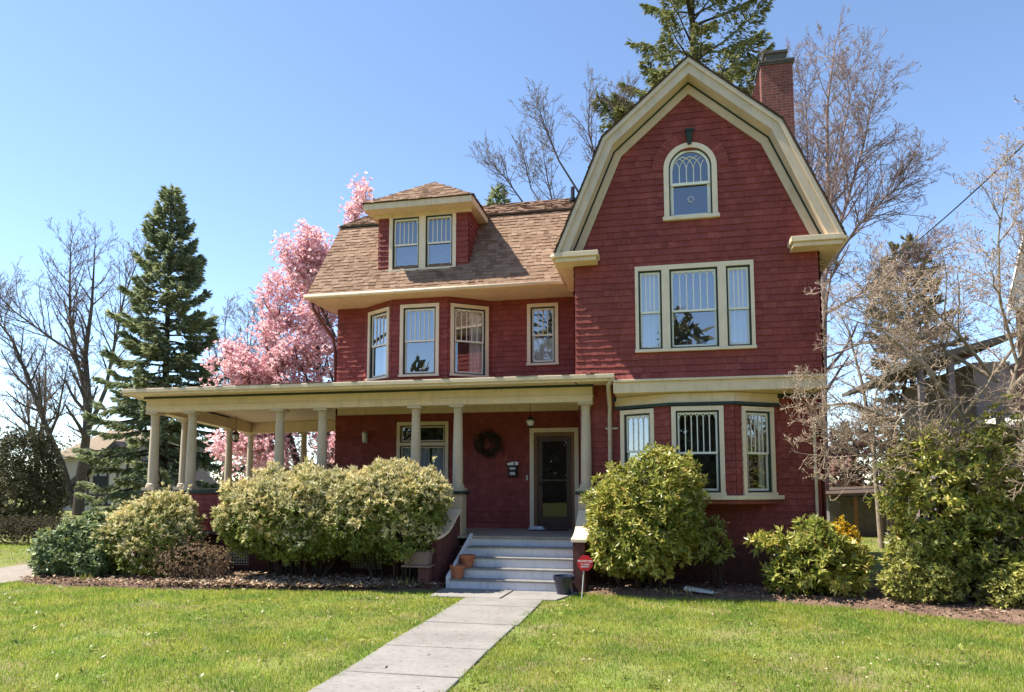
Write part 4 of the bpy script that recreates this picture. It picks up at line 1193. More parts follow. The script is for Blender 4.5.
M['rhodo_yel'] = leaf_mat('yellowing_rhododendron_leaf', [(0, (.13, .17, .03)), (.3, (.28, .31, .055)), (.65, (.46, .44, .10)), (.93, (.62, .55, .18)), (1, (.58, .38, .12))], rough=.38, trans=.4, patch=((.72, .78, .7), (1.18, 1.12, 1.05)), pscale=1.1)
M['pieris'] = leaf_mat('pieris_leaf', [(0, (.10, .145, .025)), (.45, (.22, .28, .05)), (.82, (.34, .38, .085)), (1, (.48, .46, .14))], rough=.4, trans=.38, patch=((.75, .8, .75), (1.15, 1.1, 1.05)), pscale=1.6)
M['panicle'] = leaf_mat('faded_pieris_flowers', [(0, (.48, .42, .18)), (.35, (.67, .61, .30)), (.75, (.79, .74, .45)), (1, (.86, .83, .62))], rough=.8, trans=.25, spec=.2, patch=((.85, .85, .85), (1.12, 1.05, 1.0)), pscale=1.3)
M['brown_leaf'] = leaf_mat('brown_bare_shrub_leaf', [(0, (.16, .10, .06)), (.6, (.30, .20, .12)), (1, (.45, .33, .22))], rough=.85, trans=.1, spec=.15)
M['rhodo_mid'] = leaf_mat('olive_rhododendron_leaf', [(0, (.13, .19, .045)), (.45, (.27, .33, .08)), (.82, (.44, .46, .14)), (1, (.60, .57, .24))], rough=.38, trans=.38, patch=((.7, .78, .7), (1.2, 1.12, 1.05)), pscale=.9)
M['azalea'] = leaf_mat('yellow_green_azalea_leaf', [(0, (.17, .19, .035)), (.5, (.34, .34, .07)), (1, (.52, .46, .13))], rough=.5, trans=.25)
M['forsythia'] = leaf_mat('forsythia_flower', [(0, (.55, .34, .02)), (.7, (.74, .50, .03)), (1, (.30, .28, .05))], rough=.6, trans=.3)
M['stem'] = bark('brown_shrub_stem', (.075, .050, .036))
M['hedge_leaf'] = leaf_mat('brown_green_hedge_leaf', [(0, (.05, .045, .022)), (.6, (.10, .082, .042)), (1, (.16, .13, .07))], rough=.7, trans=.15, spec=.2)

def lobes_points(rg, lobes, n, shell=(.78, 1.0), noise=.10, zmin=.05):
    """points and outward normals through the outer shell of a union of ellipsoids"""
    C = np.array([l[0] for l in lobes], float); A = np.array([l[1] for l in lobes], float)
    area = (A[:, 0] * A[:, 1] + A[:, 1] * A[:, 2] + A[:, 0] * A[:, 2]); area /= area.sum()
    out_p, out_n = [], []
    ph = rg.uniform(0, 6.28, (3, 3)); got = 0
    while got < n:
        m = n * 2
        li = rg.choice(len(lobes), m, p=area)
        u = rnd_unit(rg, m)
        s = rg.uniform(shell[0] ** 3, shell[1] ** 3, m) ** (1 / 3)
        wob = 1 + noise * (np.sin(u[:, 0] * 5 + ph[0, 0] + li) * np.sin(u[:, 1] * 6 + ph[0, 1]) + .6 * np.sin(u[:, 2] * 9 + u[:, 0] * 7 + ph[0, 2]) + .55 * np.sin(u[:, 0] * 17 + ph[1, 0] + li) * np.sin(u[:, 2] * 15 + u[:, 1] * 8 + ph[1, 1]))
        p = C[li] + u * A[li] * (s * wob)[:, None]
        nn = unit(u / A[li])
        dd = (((p[:, None, :] - C[None]) / A[None]) ** 2).sum(-1)
        dd[np.arange(m), li] = 9
        ok = (dd.min(1) > .55) & (p[:, 2] > zmin)
        out_p.append(p[ok]); out_n.append(nn[ok]); got += ok.sum()
    return np.concatenate(out_p)[:n], np.concatenate(out_n)[:n]

def rosettes(rg, P, N, k, L, Wd, spread=(.35, 1.1), droop=.25, jit=.3):
    """k leaves fanned out round each shoot"""
    n = len(P)
    P = np.repeat(P, k, 0); N = np.repeat(N, k, 0)
    # a shoot grows outwards and upwards
    ax = unit(N + np.array([0, 0, .55]) + rg.normal(scale=jit, size=(n, 3)).repeat(k, 0))
    t = unit(np.cross(ax, rg.normal(size=(n * k, 3))))
    sp = rg.uniform(*spread, (n * k, 1))
    D = unit(ax * np.cos(sp) + t * np.sin(sp) + np.array([0, 0, -droop]) * rg.uniform(.3, 1.2, (n * k, 1)))
    LL = L * rg.uniform(.65, 1.2, n * k); WW = Wd * rg.uniform(.8, 1.2, n * k)
    return P + ax * .0, D, LL, WW, ax

def shrub_stems(t, rg, base, lobes, n=9, r=.022):
    w = Wood(); rr = random.Random(int(rg.integers(1e6)))
    for k in range(n):
        c, a = lobes[int(rg.integers(len(lobes)))]
        tgt = np.array(c) + rnd_unit(rg, 1)[0] * np.array(a) * .75
        p0 = np.array([base[0] + rr.uniform(-.22, .22), base[1] + rr.uniform(-.15, .15), -.03])
        # root under its own lobe when the bush is wide; a low root crown joins the stems
        p0[0] = p0[0] * .55 + tgt[0] * .45
        w.stem([np.array([base[0], base[1], -.04]), p0 + np.array([0, 0, .02])], [r * .9, r])
        m1 = p0 + (tgt - p0) * .4 + np.array([rr.uniform(-.1, .1), rr.uniform(-.1, .1), .12]); m2 = p0 + (tgt - p0) * .75 + np.array([rr.uniform(-.08, .08), 0, .06])
        w.stem([p0, m1, m2, tgt], [r, r * .75, r * .5, r * .25])
        for _ in range(3):
            q = m1 + (m2 - m1) * rr.random(); e = q + np.array([rr.uniform(-.3, .3), rr.uniform(-.3, .3), rr.uniform(.1, .35)])
            w.stem([q, e], [r * .5, r * .15])
    A = np.array(w.seg); frusta('stem', A[:, 0:3], A[:, 3:6], A[:, 6], A[:, 7], M['stem'], t, 6)

def bush(name, base, lobes, label, cat, mat, n, k, L, Wd, seed, group=None, spread=(.5, 1.35), droop=.25, pan=None, pan_top=.35, stems=10, shell=(.72, 1.0), noise=.15, zmin=.12, fold=.1, sr=.022):
    rg = np.random.default_rng(seed)
    t = thing(name, (base[0], base[1], 0), label, cat, group)
    P, N = lobes_points(rg, lobes, n, shell, noise, zmin)
    stray = (rg.random(n) < .02) & (N[:, 2] > -.2); P[stray] += (N[stray] + np.array([0, 0, .5])) * rg.uniform(.03, .12, (stray.sum(), 1))
    p, D, LL, WW, ax = rosettes(rg, P, N, k, L, Wd, spread, droop)
    leaves('leaves', p, D, LL, WW, M[mat], t, side=ax + rg.normal(scale=.35, size=ax.shape), fold=-fold, tip=.55)
    if pan:
        top = N[:, 2] + rg.normal(scale=.28, size=n)
        sel = np.where((top > pan_top) & (rg.random(n) < pan[1]))[0]
        kk = pan[2]
        q = np.repeat(P[sel] + N[sel] * .025 + np.array([0, 0, .03]), kk, 0)
        d = unit(np.repeat(N[sel], kk, 0) * .7 + rg.normal(scale=.65, size=q.shape) + np.array([0, 0, .25]))
        leaves('blossom', q, d, rg.uniform(.05, .12, len(q)), rg.uniform(.024, .044, len(q)), M[pan[0]], t, rg=rg, tip=.45)
    if stems: shrub_stems(t, rg, base, lobes, stems, sr)
    return t

# ================================================================= SHRUBS
PIE = 'pieris hedge clipped along the porch'
bush('rhododendron_bush', (-12.3, 12.95), [((-12.55, 12.9, .55), (.62, .55, .55)), ((-12.05, 13.05, .80), (.52, .5, .58)), ((-11.75, 12.9, .45), (.42, .45, .45)), ((-12.8, 13.1, .35), (.4, .4, .35))],
     'dark green rhododendron at the far left end of the planting bed', 'shrub', 'rhodo', 1500, 9, .12, .04, 101, spread=(.6, 1.45), droop=.45, pan=('azalea', .12, 5), pan_top=.4)
bush('pieris_bush', (-10.8, 13.3), [((-11.0, 13.3, .85), (.80, .7, .72)), ((-10.45, 13.3, 1.06), (.70, .65, .74)), ((-10.08, 13.25, .78), (.48, .55, .5)), ((-11.5, 13.3, .6), (.55, .55, .5)), ((-10.7, 13.2, .5), (.9, .6, .45))],
     'rounded pieris with tan faded flowers at the left corner of the porch', 'shrub', 'pieris', 4200, 10, .062, .019, 102, pan=('panicle', .75, 8), pan_top=.12, stems=14)
bush('bare_shrub', (-9.55, 13.0), [((-9.55, 12.95, .45), (.72, .5, .45)), ((-9.15, 13.0, .4), (.45, .45, .35))],
     'small brown twiggy shrub in front of the half wall of the porch', 'shrub', 'brown_leaf', 1500, 7, .045, .018, 103, spread=(.2, 1.6), droop=.0, stems=26, sr=.009, zmin=.06, shell=(.4, 1.0), noise=.18)
bush('pieris_bush', (-7.6, 13.55), [((-7.75, 13.35, 1.38), (1.25, .85, .86)), ((-6.9, 13.35, 1.45), (1.15, .85, .84)), ((-8.5, 13.35, 1.22), (.58, .65, .62)), ((-7.4, 13.3, .95), (1.2, .75, .5)), ((-6.4, 13.35, 1.3), (.8, .75, .75)), ((-6.15, 13.35, 1.52), (.75, .75, .70))],
     'largest pieris, a broad mound of tan flowers in front of the porch columns', 'shrub', 'pieris', 9500, 10, .062, .019, 104, PIE, pan=('panicle', .95, 9), pan_top=.0, stems=20, zmin=.38, sr=.03)
bush('pieris_bush', (-5.2, 13.5), [((-5.35, 13.35, 1.55), (.98, .8, .82)), ((-4.85, 13.35, 1.66), (.72, .7, .68)), ((-5.9, 13.3, 1.3), (.8, .75, .7)), ((-5.0, 13.25, 1.0), (.62, .6, .5))],
     'pieris with a flat flowery top leaning over the left stair wall', 'shrub', 'pieris', 6000, 10, .062, .019, 105, PIE, pan=('panicle', .95, 9), pan_top=.05, stems=14, zmin=.32, sr=.03)
bush('rhododendron_bush', (-.35, 13.6), [((-.72, 13.35, 1.55), (.64, .60, .74)), ((.02, 13.35, 1.85), (.72, .65, .85)), ((-.35, 13.3, 1.1), (.95, .65, .75)), ((.22, 13.4, 1.35), (.45, .55, .65)), ((-.9, 13.3, .95), (.42, .48, .58))],
     'tall yellowing rhododendron between the steps and the bay window', 'shrub', 'rhodo_yel', 2900, 9, .125, .036, 106, spread=(.45, 1.35), droop=.3, stems=14, zmin=.22, sr=.028, shell=(.66, 1.0))
bush('rhododendron_bush', (1.0, 13.7), [((.85, 13.6, .95), (.34, .35, .42)), ((.75, 13.55, .60), (.28, .3, .3))],
     'small leggy rhododendron with drooping leaves below the bay window', 'shrub', 'rhodo_yel', 150, 8, .13, .036, 107, spread=(.5, 1.3), droop=.6, stems=10, zmin=.6, sr=.014)
bush('rhododendron_bush', (2.65, 13.45), [((2.6, 13.4, .66), (.62, .52, .58)), ((3.0, 13.4, .56), (.48, .48, .48)), ((2.2, 13.35, .42), (.40, .42, .36)), ((2.7, 13.45, 1.05), (.36, .38, .36)), ((1.85, 13.4, .98), (.28, .25, .14))],
     'low open rhododendron with long pale leaves at the right corner of the house', 'shrub', 'rhodo_yel', 600, 9, .16, .042, 108, spread=(.5, 1.35), droop=.25, stems=14, zmin=.08, sr=.016, noise=.2, shell=(.5, 1.0))
bush('forsythia_bush', (3.15, 13.75), [((3.1, 13.75, .95), (.36, .3, .38)), ((3.2, 13.8, .6), (.34, .3, .5))],
     'forsythia covered in bright yellow flowers beyond the corner of the house', 'shrub', 'forsythia', 1500, 6, .06, .03, 109, spread=(.2, 1.6), droop=0, stems=14, sr=.01)
bush('rhododendron_bush', (4.9, 13.3), [((4.62, 13.3, 1.95), (.85, .75, 1.0)), ((5.5, 13.4, 2.15), (.95, .8, 1.0)), ((4.4, 13.2, 1.25), (.58, .65, .8)), ((5.2, 13.2, 1.0), (1.0, .65, .85)), ((6.2, 13.3, 1.4), (.9, .75, 1.0)), ((4.35, 13.3, 2.35), (.40, .46, .40))],
     'very large rhododendron under the bare magnolia at the right edge', 'shrub', 'rhodo_yel', 2300, 9, .135, .042, 110, spread=(.5, 1.4), droop=.35, stems=22, zmin=.35, sr=.035, shell=(.45, 1.0), noise=.26)
bush('azalea_bush', (4.15, 12.9), [((4.1, 12.9, .50), (.46, .43, .45)), ((4.42, 12.95, .40), (.40, .4, .36)), ((3.78, 12.9, .42), (.28, .33, .3)), ((4.25, 13.0, .85), (.33, .33, .35))],
     'low yellow green azalea in front of the large dark rhododendron', 'shrub', 'azalea', 1150, 7, .078, .026, 111, group='azaleas in the mulch bed', spread=(.3, 1.4), stems=12, sr=.01, noise=.28, shell=(.45, 1.0))
bush('azalea_bush', (5.5, 12.7), [((5.5, 12.7, .42), (.47, .43, .40)), ((5.85, 12.8, .55), (.42, .43, .45)), ((5.2, 12.7, .3), (.28, .33, .28))],
     'low yellow green azalea cut by the right edge of the photo', 'shrub', 'azalea', 1000, 7, .078, .026, 112, group='azaleas in the mulch bed', spread=(.3, 1.4), stems=12, sr=.01, noise=.28, shell=(.45, 1.0))
# dark evergreen clumps behind, right of the house
bush('evergreen_shrub', (7.2, 21.0), [((7.3, 21.0, .6), (.6, .7, .6)), ((8.2, 21.3, .9), (.9, .8, .9))], 'dark evergreen shrub in the shade beside the two pale trunks', 'shrub', 'rhodo', 1200, 8, .13, .05, 113, stems=6)
bush('yew_bush', (-25.5, 24.5), [((-26.2, 24.5, 2.0), (1.6, 1.4, 2.1)), ((-25.3, 24.6, 1.3), (.9, .9, 1.4)), ((-27.6, 24.8, 1.5), (1.4, 1.2, 1.6)), ((-25.8, 24.3, 3.1), (.9, .9, 1.1))],
     'dark olive yew rising above the low hedge at the left edge', 'shrub', 'yew', 6500, 8, .13, .035, 114, spread=(.2, 1.4), stems=8, noise=.22, sr=.05)
bush('clipped_hedge', (-20.8, 20.0), [((-19.2 - 1.1 * i, 19.6 + .15 * i, .15), (.85, .5, .80)) for i in range(7)], 'low clipped brown hedge across the lawn beyond the driveway', 'hedge', 'hedge_leaf', 5000, 8, .06, .025, 115, spread=(.2, 1.5), stems=22, zmin=.1, noise=.07, sr=.014)

# ================================================================= CONIFERS
def conifer(name, base, h, rmax, label, cat, mat, seed, n_br=120, z0=.06, droop=.35, upt=.18, dens=46, needle=(.34, .085), prof=.85, lo_len=.75, crop=None, gap=.12, trunk_r=.30, hang=.35):
    rg = np.random.default_rng(seed); rr = random.Random(seed)
    t = thing(name, base, label, cat)
    b = np.array(base, float)
    w = Wood()
    lean = np.array([rr.uniform(-.012, .012), rr.uniform(-.012, .012), 1]) * h
    tp = [b + lean * s for s in np.linspace(0, 1, 9)]
    w.stem(tp, [trunk_r * (1 - .93 * s) for s in np.linspace(0, 1, 9)])
    LP, LD, LL, LW = [], [], [], []
    golden = 2.39996
    for i in range(n_br):
        s = z0 + (1 - z0) * ((i + rr.random()) / n_br) ** .88
        if rr.random() < gap * .5: continue
        p0 = b + lean * s
        R_ = rmax * ((1 - s) ** prof) * (lo_len + (1 - lo_len) * min(1, (1 - s) * 0 + s / .2)) * rr.uniform(.68, 1.12) + .12
        a = i * golden + rr.uniform(-.5, .5)
        o = np.array([math.cos(a), math.sin(a), 0])
        sl = upt * (s * 1.9 - .55)
        pts = [p0]
        for j in range(1, 6):
            f = j / 5
            z = R_ * (sl * f - droop * f * f * (1 - .6 * s) + droop * .75 * f ** 4)
            pts.append(p0 + o * R_ * f + np.array([0, 0, z]) + rg.normal(scale=.02 * R_, size=3) * f)
        r0 = max(.012, .028 * R_ ** .8)
        w.stem(pts, [r0 * (1 - .85 * k / 5) for k in range(6)], 1)
        m = int(dens * R_)
        P5 = np.array(pts)
        f = np.sqrt(rg.uniform(.05, 1, m)) * 5
        k = np.minimum(f.astype(int), 4); g = (f - k)[:, None]
        bp = P5[k] * (1 - g) + P5[k + 1] * g; bd = unit(P5[k + 1] - P5[k])
        lat = unit(np.cross(bd, np.array([0, 0, 1.]))) * rg.choice([-1, 1], (m, 1))
        side_len = (R_ * .30 * (1.15 - f / 5) + .08)[:, None] * rg.uniform(0, 1, (m, 1))
        sd = unit(bd * .75 + lat + np.array([0, 0, -hang]) * rg.uniform(.2, 1.2, (m, 1)))
        q = bp + sd * side_len
        d = unit(sd + bd * .5 + rg.normal(scale=.28, size=(m, 3)) + np.array([0, 0, -hang * .5]))
        LP.append(q); LD.append(d); LL.append(needle[0] * rg.uniform(.55, 1.25, m)); LW.append(needle[1] * rg.uniform(.6, 1.3, m))
    # leader
    m = 60
    s = rg.uniform(.93, 1.0, m)[:, None]
    LP.append(b + lean * s); LD.append(unit(rg.normal(scale=.7, size=(m, 3)) + np.array([0, 0, .9]))); LL.append(needle[0] * rg.uniform(.5, 1, m)); LW.append(needle[1] * rg.uniform(.5, 1, m))
    LP, LD, LL, LW = map(np.concatenate, (LP, LD, LL, LW))
    # two crossed blades per spray keep volume from every side
    P2 = np.concatenate([LP, LP]); D2 = np.concatenate([LD, unit(LD + rg.normal(scale=.25, size=LD.shape))]); L2 = np.concatenate([LL, LL * .9]); W2 = np.concatenate([LW, LW])
    w.build(t, M['bark_dark'], M['bark_dark'], 1)
    leaves('crown', P2, D2, L2, W2, M[mat], t, rg=rg, tip=.45)
    return t

conifer('spruce_tree', (-25.4, 32, 0), 17.8, 4.4, 'tall dark conical spruce standing left of the porch', 'tree', 'needle', 201, n_br=240, dens=85, needle=(.36, .095), droop=.42, upt=.30, prof=.80, trunk_r=.28, hang=.45, gap=.25, z0=.07)
conifer('spruce_tree', (1.9, 37, 0), 38, 8.5, 'huge olive spruce rising behind the peak of the gable', 'tree', 'needle_yel', 202, n_br=200, dens=100, needle=(.36, .07), droop=.34, upt=.60, prof=.75, trunk_r=.42, hang=.85, gap=.5, z0=.30)
conifer('spruce_tree', (-10.6, 46, 0), 22.6, 3.6, 'distant dark spruce whose top shows above the roof right of the dormer', 'tree', 'needle', 203, n_br=130, dens=40, needle=(.5, .16), droop=.3, upt=.3, prof=.75, trunk_r=.25, z0=.3)
conifer('cedar_tree', (11.0, 34, 0), 12.8, 2.8, 'tan green conifer behind the bare magnolia on the right', 'tree', 'needle_tan', 204, n_br=110, dens=42, needle=(.36, .10), droop=.1, upt=.5, prof=.55, trunk_r=.2, z0=.12, hang=.1)

# ================================================================= BARE TREES
def bare_tree(name, base, stems, label, seed, kids=(5, 5, 4), maxlv=4, kidlen=4.5, group=None, mt='bark_grey', mc='twig_grey', thin=.7, **kw):
    stems = [(p, [q * thin for q in r]) for p, r in stems]
    rr = random.Random(seed); t = thing(name, base, label, 'tree', group); w = Wood()
    stems_grow(w, rr, stems, kids, maxlv, kidlen, **kw)
    w.build(t, M[mt], M[mc], 1)
    return t, w

bare_tree('bare_tree', (-36.2, 38, 0), [
    ([(-36.2, 38, 0), (-36.1, 38, 2.6), (-35.9, 38, 5.0), (-36.0, 38.1, 7.5), (-36.5, 38.2, 10.3), (-36.2, 38.2, 13.5), (-36.0, 38, 16.5)], [.50, .42, .36, .29, .22, .14, .06]),
    ([(-36.5, 38, .5), (-37.4, 37.8, 3.2), (-38.6, 37.5, 5.8), (-39.7, 37.2, 8.6), (-41.0, 37.0, 11.3), (-42.5, 36.8, 13.0)], [.34, .28, .22, .16, .11, .05]),
    ([(-36.0, 38.1, 7.2), (-37.3, 38.4, 9.9), (-38.2, 38.6, 12.6), (-38.6, 38.8, 15.5), (-38.9, 39, 18.0)], [.22, .17, .13, .09, .04]),
    ([(-36.1, 38, 9.8), (-38.5, 37.6, 11.3), (-41.2, 37.2, 13.2), (-43.2, 37.0, 15.0)], [.14, .11, .07, .04]),
    ([(-35.9, 38, 5.0), (-35.0, 38.4, 8.0), (-34.6, 38.6, 11.4), (-34.3, 38.8, 14.2), (-33.4, 38.8, 16.6)], [.22, .17, .12, .08, .04])],
    'large bare spreading tree with forking trunk at the far left', 301, kids=(8, 5, 4), kidlen=4.2, per=18, wig=.10, ratio=.58, ang=(26, 54), up=.10, rmin=.009, start=.3)
bare_tree('bare_tree', (-1.6, 35, 0), [
    ([(-1.6, 35, 0), (-1.8, 35, 6), (-2.2, 35, 11), (-2.4, 35, 15.5), (-2.9, 35, 18.0), (-3.4, 35, 20.3), (-3.3, 35, 22.3)], [.40, .34, .28, .20, .14, .08, .03]),
    ([(-2.2, 35, 13.2), (-3.4, 34.8, 16.0), (-4.9, 34.6, 18.6), (-5.5, 34.4, 20.2), (-5.9, 34.2, 21.4)], [.18, .14, .10, .06, .03]),
    ([(-2.6, 35, 16.5), (-2.3, 35.3, 19), (-1.8, 35.5, 20.5), (-1.9, 35.6, 22)], [.13, .10, .06, .03])],
    'thin bare tree rising behind the roof beside the olive spruce', 302, kids=(7, 4, 3), kidlen=2.6, thin=.45, per=22, wig=.085, ratio=.56, ang=(25, 52), up=.06, rmin=.008, start=.5, group='bare trees behind the roof')
bare_tree('bare_tree', (-5.4, 41, 0), [
    ([(-5.4, 41, 0), (-5.5, 41, 8), (-5.9, 41, 14), (-6.0, 41, 18.0), (-6.5, 41, 20.5), (-6.8, 41, 22.4)], [.36, .30, .24, .17, .09, .03]),
    ([(-5.9, 41, 15), (-7.6, 40.8, 18.5), (-9.0, 40.6, 20.6), (-10.2, 40.5, 22)], [.18, .13, .08, .03]),
    ([(-6.0, 41, 17.5), (-7.6, 41.3, 20.2), (-8.2, 41.4, 22.8)], [.13, .08, .03])],
    'faint bare tree above the roof ridge between dormer and gable', 303, kids=(7, 4, 3), kidlen=2.8, thin=.45, per=22, wig=.085, ratio=.56, ang=(25, 52), up=.07, rmin=.008, start=.5, group='bare trees behind the roof')
bare_tree('bare_tree', (6.3, 30, 0), [
    ([(6.3, 30, 0), (6.4, 30, 5), (6.6, 30, 10), (6.9, 30, 14), (7.0, 30, 17.5), (7.4, 30, 20.2)], [.42, .36, .30, .22, .13, .05]),
    ([(6.5, 30, 9.0), (5.8, 30.3, 13), (5.4, 30.5, 16.5), (5.2, 30.6, 19.0)], [.20, .16, .10, .04]),
    ([(6.55, 30, 10.0), (7.4, 29.5, 13), (8.1, 29.2, 15.4), (8.5, 29, 17.2)], [.20, .15, .10, .04]),
    ([(6.6, 30, 10.5), (7.9, 29.5, 12.3), (8.9, 29.2, 13.3), (9.6, 29.0, 13.9)], [.18, .13, .08, .04]),
    ([(6.5, 30, 8.8), (8.0, 29.6, 9.6), (9.1, 29.2, 10.3), (9.9, 29, 10.6)], [.15, .11, .07, .03]),
    ([(6.4, 30, 7.0), (8.0, 29.6, 7.6), (9.4, 29.3, 7.3), (11.0, 29, 7.8)], [.12, .09, .06, .03]),
    ([(6.6, 30, 10.5), (6.9, 29.5, 13.5), (7.5, 29.2, 16.5), (7.9, 29, 18.6)], [.16, .12, .07, .03]),
    ([(6.8, 30, 12.5), (6.3, 30.6, 15.5), (6.4, 31, 19.5)], [.15, .10, .04])],
    'big bare tree with a wide fan of reddish twigs behind the chimney', 304, kids=(9, 5, 4), kidlen=2.8, per=30, wig=.075, ratio=.56, up=.02, rmin=.0065, thin=.4, start=.22, mt='twig_mauve', mc='twig_mauve', ang=(25, 52))
rb = random.Random(77)
for (x, y, hh, lab) in ((-35.5, 52, 17, 'distant bare tree seen between the spruce and the pink magnolia'), (-31.5, 55, 20, 'distant bare tree whose twigs show above the middle of the pink magnolia'), (-45.5, 44, 12.5, 'bare tree cut off by the left edge, behind the yew'), (-37.0, 60, 20, 'distant bare tree just above the left flank of the pink magnolia')):
    st = [([(x, y, 0), (x + rb.uniform(-.4, .4), y, hh * .3), (x + rb.uniform(-.6, .6), y, hh * .6), (x + rb.uniform(-.8, .8), y, hh * .9)], [.32, .26, .17, .05]),
          ([(x, y, hh * .25), (x - 1.6, y + .4, hh * .5), (x - 2.4, y + .6, hh * .85)], [.2, .14, .04]), ([(x, y, hh * .3), (x + 1.7, y - .4, hh * .55), (x + 2.6, y - .6, hh * .88)], [.2, .13, .04])]
    bare_tree('bare_tree', (x, y, 0), st, lab, rb.randint(1, 9999), kids=(6, 5, 4), kidlen=4.4, per=10, wig=.13, ratio=.62, ang=(28, 55), up=.09, rmin=.012, start=.3, group='distant bare trees')
# twin pale trunks behind the right side yard
bare_tree('bare_tree', (6.75, 24, 0), [([(6.65, 24, 0), (6.6, 24, 1.6), (6.55, 24, 3.2), (6.3, 24, 5.2), (6.0, 24.2, 7.0)], [.13, .115, .10, .07, .03]), ([(6.95, 24.1, 0), (6.95, 24.1, 1.8), (7.1, 24.1, 3.4), (7.6, 24.1, 5.2), (7.9, 24, 6.6)], [.12, .105, .09, .06, .03])],
    'twin pale trunked bare tree in the right side yard', 306, kids=(5, 5, 3), kidlen=2.0, per=8, mt='bark_pale', mc='twig_pale', up=.05, rmin=.006, start=.45)

# ---- bare magnolia with buds, right foreground
def magnolia():
    rr = random.Random(401); t = thing('magnolia_tree', (5.1, 13.75, 0), 'bare budding magnolia with pale tangled branches at the right edge', 'tree'); w = Wood()
    c = np.array
    S = [
        ([(5.75, 14.9, 0), (5.75, 14.9, .8), (5.85, 14.85, 1.7), (6.1, 14.8, 2.6), (6.4, 14.8, 3.4), (6.6, 14.8, 4.1), (6.9, 14.8, 4.9), (7.0, 14.7, 5.7)], [.11, .10, .085, .07, .05, .035, .022, .010]),
        ([(5.55, 14.8, 0), (5.5, 14.7, .9), (5.4, 14.5, 1.8), (5.0, 14.3, 2.6), (4.4, 14.1, 3.1), (3.7, 14.0, 3.4), (3.1, 13.9, 3.35)], [.10, .09, .08, .06, .045, .03, .012]),
        ([(6.0, 14.85, 2.2), (5.5, 14.4, 3.2), (4.9, 14.1, 4.0), (4.3, 13.9, 4.5), (3.9, 13.8, 4.9)], [.07, .055, .04, .03, .012]),
        ([(6.25, 14.8, 3.4), (6.9, 14.6, 4.2), (7.5, 14.4, 4.9), (8.1, 14.3, 5.4)], [.06, .05, .035, .012]),
        ([(6.1, 14.8, 2.6), (7.0, 14.5, 3.2), (8.0, 14.3, 3.6), (8.8, 14.1, 4.2)], [.07, .055, .04, .015]),
        ([(6.2, 14.8, 3.9), (5.6, 14.5, 4.6), (5.0, 14.3, 5.2), (4.5, 14.2, 5.5)], [.045, .035, .025, .01]),
        ([(5.9, 14.85, 1.9), (6.8, 14.2, 2.2), (7.6, 13.8, 2.4), (8.4, 13.5, 2.6)], [.06, .045, .03, .012]),
        ([(5.45, 14.6, 1.5), (5.9, 14.0, 2.2), (6.4, 13.6, 2.6), (6.9, 13.3, 2.6)], [.05, .04, .03, .012]),
        ([(5.0, 14.3, 2.6), (4.4, 14.2, 2.5), (3.8, 14.0, 2.5), (3.3, 13.9, 2.75)], [.04, .03, .02, .01]),
        ([(6.3, 14.8, 3.8), (5.4, 15.2, 4.6), (4.6, 15.4, 5.3), (4.2, 15.4, 5.9)], [.05, .04, .025, .01]),
        ([(6.2, 14.8, 3.9), (6.9, 15.2, 4.7), (7.2, 15.3, 5.6), (7.1, 15.3, 6.4)], [.04, .03, .02, .01]),
        ([(5.5, 14.7, 1.9), (4.9, 14.9, 2.9), (4.6, 15.0, 3.9), (4.5, 15.0, 4.7)], [.045, .035, .022, .01]),
    ]
    S.append(([(6.9, 14.8, 4.6), (7.15, 14.8, 5.6), (7.3, 14.8, 6.7), (7.3, 14.7, 7.9)], [.04, .03, .02, .008]))
    S.append(([(6.6, 14.8, 4.1), (6.3, 14.6, 5.2), (6.3, 14.5, 6.3), (6.5, 14.5, 7.4)], [.04, .03, .02, .008]))
    S = [(p, [q * .75 for q in r]) for p, r in S]
    S = [([(x - .5, y - 1.15, z) for x, y, z in p], r) for p, r in S]
    stems_grow(w, rr, S, (6, 5, 4), 4, 1.6, ang=(30, 70), ratio=.62, up=.05, wig=.22, rmin=.0038, start=.2, per=12, kr=.6)
    w.build(t, M['bark_pale'], M['twig_pale'], 1)
    T = np.array(w.tips); rg = np.random.default_rng(402)
    T = T[rg.random(len(T)) < .35]
    P = np.repeat(T[:, :3], 3, 0); D = unit(np.repeat(T[:, 3:], 3, 0) + np.array([0, 0, .4]) + rg.normal(scale=.12, size=P.shape))
    leaves('buds', P, D, rg.uniform(.03, .05, len(P)), rg.uniform(.014, .022, len(P)), M['bud'], t, rg=rg, tip=.4)
magnolia()

# ---- flowering magnolia behind the porch
def pink_tree(name, base, stems, label, seed, kidlen, per, nfl, fs, mat, kids=(5, 4, 3), maxlv=3, spread=.25):
    rr = random.Random(seed); rg = np.random.default_rng(seed); t = thing(name, base, label, 'tree'); w = Wood()
    stems_grow(w, rr, stems, kids, maxlv, kidlen, ang=(25, 60), up=.05, wig=.16, rmin=.008, start=.25, per=per)
    w.build(t, M['bark_grey'], M['twig_grey'], 1, names=('trunk', 'branches'))
    A = np.array(w.seg); A = A[A[:, 8] >= 2]
    i = rg.integers(len(A), size=nfl); g = rg.random((nfl, 1))
    c = A[i, 0:3] * (1 - g) + A[i, 3:6] * g + rg.normal(scale=spread * .3, size=(nfl, 3))
    k = 7
    ax = unit(rg.normal(scale=.5, size=(nfl, 3)) + np.array([0, 0, .9])).repeat(k, 0)
    tt = unit(np.cross(ax, rg.normal(size=(nfl * k, 3)))); sp = rg.uniform(.3, 1.5, (nfl * k, 1))
    D = unit(ax * np.cos(sp) + tt * np.sin(sp))
    leaves('blossom', c.repeat(k, 0), D, fs * rg.uniform(.7, 1.2, nfl * k), fs * .5 * rg.uniform(.8, 1.2, nfl * k), M[mat], t, side=ax, fold=-.15, tip=.6)
